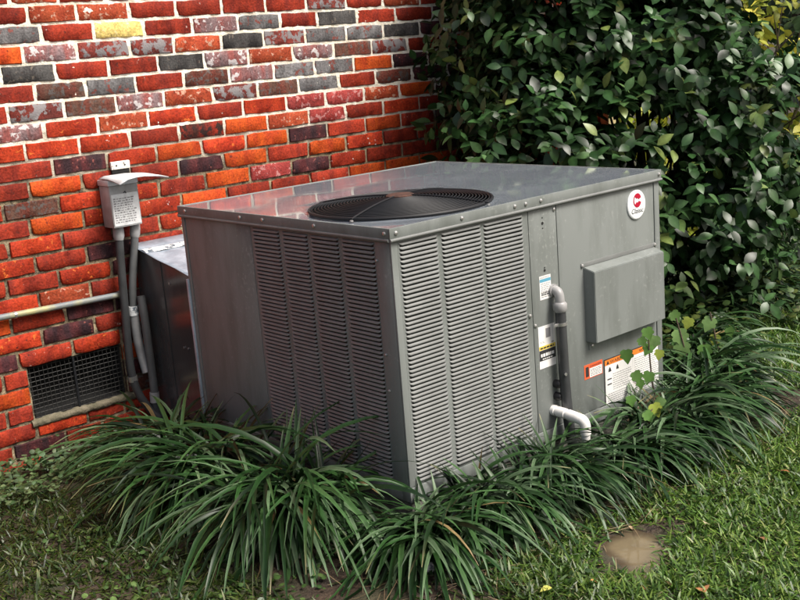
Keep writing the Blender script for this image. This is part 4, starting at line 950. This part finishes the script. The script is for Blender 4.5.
CL = [(-.28, -1.46, -2.35, 'lush border grass clump spilling over the lawn beside the dark louvered side', dict(N=260, lmin=.26, lmax=.56, r0=.14, up=.06, nsingle=50)),
      (-.29, -1.08, -2.65, 'full border grass clump beside the plain half of the dark side', dict(N=220, lmin=.26, lmax=.52, r0=.13, up=.05, nsingle=40)),
      (-.25, -.74, -2.9, 'border grass clump below the back edge of the dark side', dict(N=180, lmin=.24, lmax=.46, r0=.11, up=.04)),
      (-.11, -.44, -2.9, 'border grass clump at the foot of the duct and conduits', dict(N=110, lmin=.20, lmax=.38)),
      (-.11, -.23, -2.6, 'small border grass clump growing beside the wall vent', dict(N=45, lmin=.16, lmax=.28)),
      (-.14, -1.86, -2.2, 'border grass clump wrapped around the near cabinet corner', dict(N=170, lmin=.20, lmax=.40, r0=.09, up=.01, nsingle=36)),
      (.10, -1.86, -2.0, 'border grass clump under the first louver column of the front', dict(N=170, lmin=.20, lmax=.38, r0=.09, up=.015, nsingle=36)),
      (.34, -1.86, -1.95, 'border grass clump just left of the white drain pipe', dict(N=170, lmin=.20, lmax=.38, r0=.09, up=.02, nsingle=36)),
      (.62, -1.94, -1.95, 'border grass clump right below the white drain pipe', dict(N=140, lmin=.18, lmax=.36, up=.01)),
      (.84, -1.88, -1.9, 'border grass clump below the stickers on the front', dict(N=170, lmin=.20, lmax=.40, r0=.09, up=.02)),
      (1.08, -1.87, -1.85, 'border grass clump at the far front corner of the cabinet', dict(N=170, lmin=.20, lmax=.42, r0=.09, up=.03)),
      (1.34, -1.72, -1.75, 'border grass clump beyond the far corner among ivy', dict(N=160, lmin=.20, lmax=.42, r0=.09, up=.03)),
      (1.58, -1.52, -1.7, 'border grass clump between the ivy and the lawn', dict(N=140, lmin=.20, lmax=.38, up=.02)),
      (1.84, -1.36, -1.65, 'border grass clump at the end of the row near the bush', dict(N=120, lmin=.18, lmax=.36)),
      (2.2, -1.22, -1.6, 'thin wispy grass clump under the glossy bush', dict(N=90, lmin=.18, lmax=.36, nsingle=10)),
      (2.6, -1.18, -1.6, 'tall wispy grass clump at the lawn edge beyond the row', dict(N=110, lmin=.24, lmax=.48, nsingle=10))]
for x, y, tw, lab, kw in CL: clump(x, y, tw, lab, **kw)

# ------------------------------------------------------------------ lawn and weeds
def in_unit(x, y, m=.02): return (x > UX - m) & (x < UX + UW + m) & (y > UY - m) & (y < UY + UD + m)
def bed_dist(x, y):     # distance outward from the planted strip
    dx = np.maximum(np.maximum(UX - .42 - x, x - (UX + UW + .42)), 0); dy = np.maximum(np.maximum(UY - .30 - y, y - .5), 0); return np.hypot(dx, dy)
N = 560000
x = rng.uniform(-1.9, 4.2, N); y = rng.uniform(-3.6, -.03, N)
q = px(np.stack([x, y, .1 + 0 * x], 1)); view = (q[:, 0] > -120) & (q[:, 0] < 930) & (q[:, 1] < 700) & (q[:, 2] > .5)
keep = view & (q[:, 1] > 240) & (bed_dist(x, y) > .02 + .08 * rng.random(N)) & ~in_unit(x, y) & (np.hypot((x - PUD[0]) * .9, (y - PUD[1]) * 1.3) > .03 + .17 * vnoise(x * 7 + 1, y * 7 + 1, 64, 2) + .04 * rng.random(N))
keep |= view & ~in_unit(x, y) & (bed_dist(x, y) > .03) & (np.hypot(x - PUD[0], y - PUD[1]) > .12) & (rng.random(N) < .16)
patch = vnoise(x * 3.2 + 5, y * 3.2 + 5, 61); keep &= rng.random(N) < np.where(x > -.2, .55 + 1.0 * patch, .10 + .45 * patch)
keep &= ~((y > -.5) & (x > WX1 - 1.6) & (x < 2.2))
x, y = x[keep], y[keep]; N = len(x)
gcol = np.array([(.028, .068, .010), (.058, .130, .017), (.105, .195, .026), (.175, .265, .044), (.27, .31, .085), (.25, .20, .075)])
col = gcol[np.clip((rng.normal(size=N) * .9 + 2.1 + 1.2 * (vnoise(x * 5, y * 5 + 9, 62) - .5)), 0, 5).astype(int)] * rng.uniform(.75, 1.2, (N, 1))
col *= (.34 + .66 * smooth01((x + .35) / .5))[:, None]  # darker toward the left, shade beside the unit put into the blade colour
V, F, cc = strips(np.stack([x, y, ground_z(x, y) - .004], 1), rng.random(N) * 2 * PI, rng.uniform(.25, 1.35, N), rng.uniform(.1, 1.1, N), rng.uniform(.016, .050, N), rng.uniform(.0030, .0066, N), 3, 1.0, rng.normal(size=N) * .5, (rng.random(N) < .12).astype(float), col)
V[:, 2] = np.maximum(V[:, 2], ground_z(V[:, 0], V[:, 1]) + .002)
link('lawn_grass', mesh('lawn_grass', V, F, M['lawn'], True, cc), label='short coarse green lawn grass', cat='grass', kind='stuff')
# round leaved creeping weeds, lower left and under the bush
a_ = np.linspace(0, 2 * PI, 8)[:-1]; RT = np.concatenate([[(.5, 0, .06)], np.stack([.5 + .5 * np.cos(a_), .46 * np.sin(a_), .02 * np.cos(3 * a_)], 1)]); RF = np.array([(0, 1 + i, 1 + (i + 1) % 7) for i in range(7)])
def weeds(name, label, xr, yr, N, smin, smax, hmax, pal, thr=.42, seed=71):
    x = rng.uniform(*xr, N); y = rng.uniform(*yr, N); k = (vnoise(x * 4 + 2, y * 4 + 2, seed) > thr) & ~in_unit(x, y, .05) & (y < -.03) & (np.hypot(x - PUD[0], y - PUD[1]) > .2); x, y = x[k], y[k]; n = len(x)
    h = hmax * rng.random(n) * (.4 + .9 * vnoise(x * 4 + 2, y * 4 + 2, seed)); pos = np.stack([x, y, ground_z(x, y) + .006 + h], 1)
    ph = rng.random(n) * 2 * PI; d = np.stack([np.cos(ph), np.sin(ph), rng.normal(size=n) * .25], 1); up = unit(np.array([0, 0, 1.]) + rng.normal(size=(n, 3)) * .4)
    pal = np.array(pal); col = pal[rng.integers(0, len(pal), n)] * rng.uniform(.7, 1.25, (n, 1))
    V, F, cc = leaves_mesh(RT, RF, pos, frames(d, up), rng.uniform(smin, smax, n), col)
    link(name, mesh(name, V, F, M['lawn'], True, cc), label=label, cat='weeds', kind='stuff')
weeds('creeping_weeds', 'low round leaved weeds along the foot of the brick wall', (-1.6, -.12), (-.62, -.04), 5200, .010, .026, .075, [(.035, .075, .022), (.055, .11, .035), (.085, .14, .055), (.12, .17, .075)], .47)
weeds('ground_cover', 'sparse clover like ground cover in the lawn', (-1.6, 3.2), (-3.0, -.9), 12000, .008, .02, .02, [(.035, .08, .02), (.06, .12, .03), (.09, .15, .04)], .52, 72)
weeds('shade_weeds', 'tangled small leaved weeds in the shade of the bush', (1.25, 3.6), (-1.6, -.3), 9000, .014, .04, .16, [(.012, .028, .008), (.025, .055, .015), (.05, .09, .025), (.09, .12, .03)], .40, 73)
# broad leaved seedlings by the wall
def seedling(u_, v_, label, n=7, s=.04):
    P = on(2, float(ground_z(-.45, -.2)) + .03, u_, v_); P[1] = min(P[1], -.06); gz = float(ground_z(P[0], P[1])); root = thing('seedling', (P[0], P[1], gz), label, 'weed', 'broad leaved seedlings at the wall')
    MB().tube([(P[0], P[1], gz - .01), (P[0] + .004, P[1], gz + .035), (P[0], P[1] - .003, gz + .075)], .0016, 5).build('stem', M['lawn'], root)
    me = mesh('leaf', LT, LF, M['lawn'], True, np.repeat(np.array([[.10, .17, .09]]) * rng.uniform(.7, 1.3), len(LT), 0))
    for i in range(n):
        o = link('leaf', me, root, (0, 0, .03 + .045 * i / n)); o.rotation_euler = (rng.normal() * .2, rng.uniform(-.6, .1), i * 2.3 + rng.random()); o.scale = (s * rng.uniform(.7, 1.3),) * 3
for uu, vv, lab in ((46, 466, 'broad leaved weed seedling between the vent and the wall corner'), (14, 488, 'pale broad leaved seedling in front of the wall weeds'), (62, 462, 'upright seedling touching the dark brick under the vent'), (112, 532, 'lone seedling beside the grass clump tips')): seedling(uu, vv, lab)

# ------------------------------------------------------------------ ivy
_o = [(.0, 0), (-.06, -.16), (.03, -.36), (.16, -.44), (.26, -.36), (.36, -.46), (.52, -.44), (.58, -.28), (.72, -.20), (.88, -.09), (1.0, 0)]
_o = _o + [(a, -b_) for a, b_ in _o[-2:0:-1]]
IT = np.array([(a, b_, .06 * abs(b_) * 2 - .14 * a * a) for a, b_ in _o] + [(.15, 0, -.01), (.45, 0, -.04), (.75, 0, -.09)]); _n = len(_o)
def _near(a): return _n + (0 if a < .28 else 1 if a < .62 else 2)
IF = []
for i in range(_n):
    k_ = (i + 1) % _n; c1_, c2_ = _near(_o[i][0]), _near(_o[k_][0]); IF.append((c1_, i, k_))
    if c1_ != c2_: IF.append((c1_, k_, c2_))
IF = np.array(IF)
icol = [(.13, .27, .06), (.20, .34, .11), (.08, .17, .035), (.34, .42, .07)]
im = [mesh('leaf', IT, IF, M['lawn'], True, np.repeat(np.array([c]) , len(IT), 0)) for c in icol]
def ivy(label, pts, lv, plane):
    """pts: stem points (world); lv: list of (pixel u, v, size, colour)"""
    root = thing('ivy_vine', tuple(pts[0]), label, 'vine', 'ivy growing up beside the unit')
    MB().tube(spline(pts, 5), .0028, 6).build('stem', M['bark'], root, True)
    for (uu, vv, s, ci_, rot) in lv:
        P = plane(uu, vv); o = link('leaf', im[ci_], root, P - wo(root))
        tocam = unit(CAM - P); d = unit(np.array([math.sin(rot) * LD[0], math.sin(rot) * LD[1], -math.cos(rot)]) + .25 * tocam); fr = frames(d[None], unit(tocam + np.array([0, 0, .5]))[None])[0]
        o.rotation_mode = 'QUATERNION'; o.rotation_quaternion = Matrix(fr.tolist()).to_quaternion(); o.scale = (s * .8,) * 3
fp = lambda dy: (lambda a, b_: on(1, UY - dy, a, b_))
g0 = lambda x, y: np.array([x, y, float(ground_z(x, y)) - .01])
pf = fp(.07)
ivy('ivy sprig with pale leaves hanging over the warning sheet corner', [g0(UX + 1.05, UY - .10), pf(655, 395), pf(650, 360), pf(648, 328)], [(646, 328, .055, 0, .3), (655, 336, .06, 1, -.2), (640, 338, .045, 2, .5), (650, 345, .05, 0, -.5), (626, 350, .058, 2, .1), (660, 350, .045, 3, -.2), (634, 372, .055, 2, .5), (650, 372, .055, 0, -.3), (640, 380, .04, 0, .1)], pf)
pf2 = fp(.16)
ivy('ivy sprig with a bright yellow green leaf below the warning sheet', [g0(UX + .90, UY - .18), pf2(648, 420), pf2(655, 405)], [(653, 404, .06, 3, .4), (662, 398, .05, 1, -.4), (645, 412, .05, 0, .6), (630, 396, .045, 0, .2)], pf2)
pr = lambda a, b_: at_depth(a, b_, 3.95)
ivy('ivy spray of large pale leaves just beyond the far cabinet edge', [g0(1.30, -1.60), pr(690, 380), pr(685, 350), pr(676, 318)], [(678, 330, .085, 1, .3), (684, 342, .085, 1, -.3), (704, 345, .075, 0, .1), (672, 312, .06, 2, .6), (690, 318, .06, 3, -.4)], pr)
pr2 = lambda a, b_: at_depth(a, b_, 4.05)
ivy('trailing ivy with yellow green leaves in the shade toward the bush', [g0(1.5, -1.45), pr2(720, 370), pr2(716, 340), pr2(710, 312)], [(712, 318, .075, 1, -.5), (716, 335, .06, 3, -.2), (724, 345, .07, 1, -.6), (734, 362, .06, 2, -.5), (740, 352, .05, 1, -.3), (728, 328, .05, 2, .4)], pr2)

# ------------------------------------------------------------------ fallen leaves and debris
FT, FF_ = leaf_template(fold=.3, curl=.35, wd=.55)
fallen = [(766, 545, .05, (.35, .16, .07), 'small curled tan leaf lying on the lawn'), (705, 598, .06, (.50, .22, .09), 'orange dead leaf at the lower lawn beyond the puddle'), (590, 583, .03, (.42, .22, .06), 'little orange leaf in the grass near the puddle'), (640, 586, .03, (.38, .17, .06), 'brown leaf fleck in the grass below the puddle'), (600, 565, .032, (.45, .38, .10), 'yellowing leaf at the puddle edge'), (725, 517, .04, (.42, .27, .20), 'pinkish dry leaf on the grass right of the puddle'), (790, 475, .035, (.35, .14, .05), 'rust coloured leaf in the upper lawn'), (776, 527, .03, (.22, .10, .04), 'dark brown leaf on the open lawn'), (628, 522, .022, (.40, .28, .16), 'tan bent leaf standing at the mud above the puddle'), (690, 532, .04, (.25, .11, .05), 'reddish brown leaf by the mud patch'), (552, 590, .035, (.42, .42, .08), 'yellow green dead leaf under the front grass')]
for uu, vv, s, c, lab in fallen:
    P = on(2, .125, uu, vv); P[2] = float(ground_z(P[0], P[1])) + .014
    o = link('fallen_leaf', mesh('fallen_leaf', FT, FF_, M['deadleaf'], True, np.repeat(np.array([c]), len(FT), 0)), None, tuple(P), label=lab, cat='leaf', group='dead leaves on the lawn'); o.rotation_euler = (rng.normal() * .3, rng.normal() * .3 + .2, rng.random() * 6.3); o.scale = (s,) * 3
# dry straw litter on the bare mud
N = 900; x = rng.uniform(-.5, 1.3, N); y = rng.uniform(-2.45, -1.8, N); k = bed_dist(x, y) < .16; x, y = x[k], y[k]; N = len(x)
col = np.array([(.20, .14, .07), (.11, .07, .035), (.30, .23, .13)])[rng.integers(0, 3, N)]
V, F, cc = strips(np.stack([x, y, ground_z(x, y) + .006], 1), rng.random(N) * 6.3, rng.uniform(1.35, 1.6, N), rng.normal(size=N) * .2, rng.uniform(.03, .12, N), rng.uniform(.0015, .003, N), 3, 1., 0., None, col)
V[:, 2] = np.maximum(V[:, 2], ground_z(V[:, 0], V[:, 1]) + .003)
link('straw_litter', mesh('straw_litter', V, F, M['deadleaf'], False, cc), label='dry straw litter on the bare mud below the border grass', cat='litter', kind='stuff')
# pale stone among the ivy
def stone(uu, vv, s, label, dy=.14):
    P = on(1, UY - dy, uu, vv); bm = bmesh.new(); bmesh.ops.create_icosphere(bm, subdivisions=3, radius=1)
    for v_ in bm.verts:
        k = 1 + .35 * (float(vnoise(v_.co.x * 1.3 + 9 + uu, v_.co.y * 1.3 + v_.co.z + 7, 91)) - .5); v_.co = Vector((v_.co.x * s * k, v_.co.y * s * .7 * k, v_.co.z * s * .6 * k))
    me = bpy.data.meshes.new('pale_stone'); bm.to_mesh(me); bm.free(); me.materials.append(M['concrete'] if s > .03 else M['tape']); me.polygons.foreach_set('use_smooth', np.ones(len(me.polygons), bool))
    gz = float(ground_z(P[0], P[1])); link('pale_stone', me, None, (P[0], P[1], gz + s * .4), label=label, cat='stone')
stone(626, 425, .045, 'pale stone half buried in grass below the warning sheet')
stone(430, 588, .022, 'small white pebble on mud under the border grass', .22)
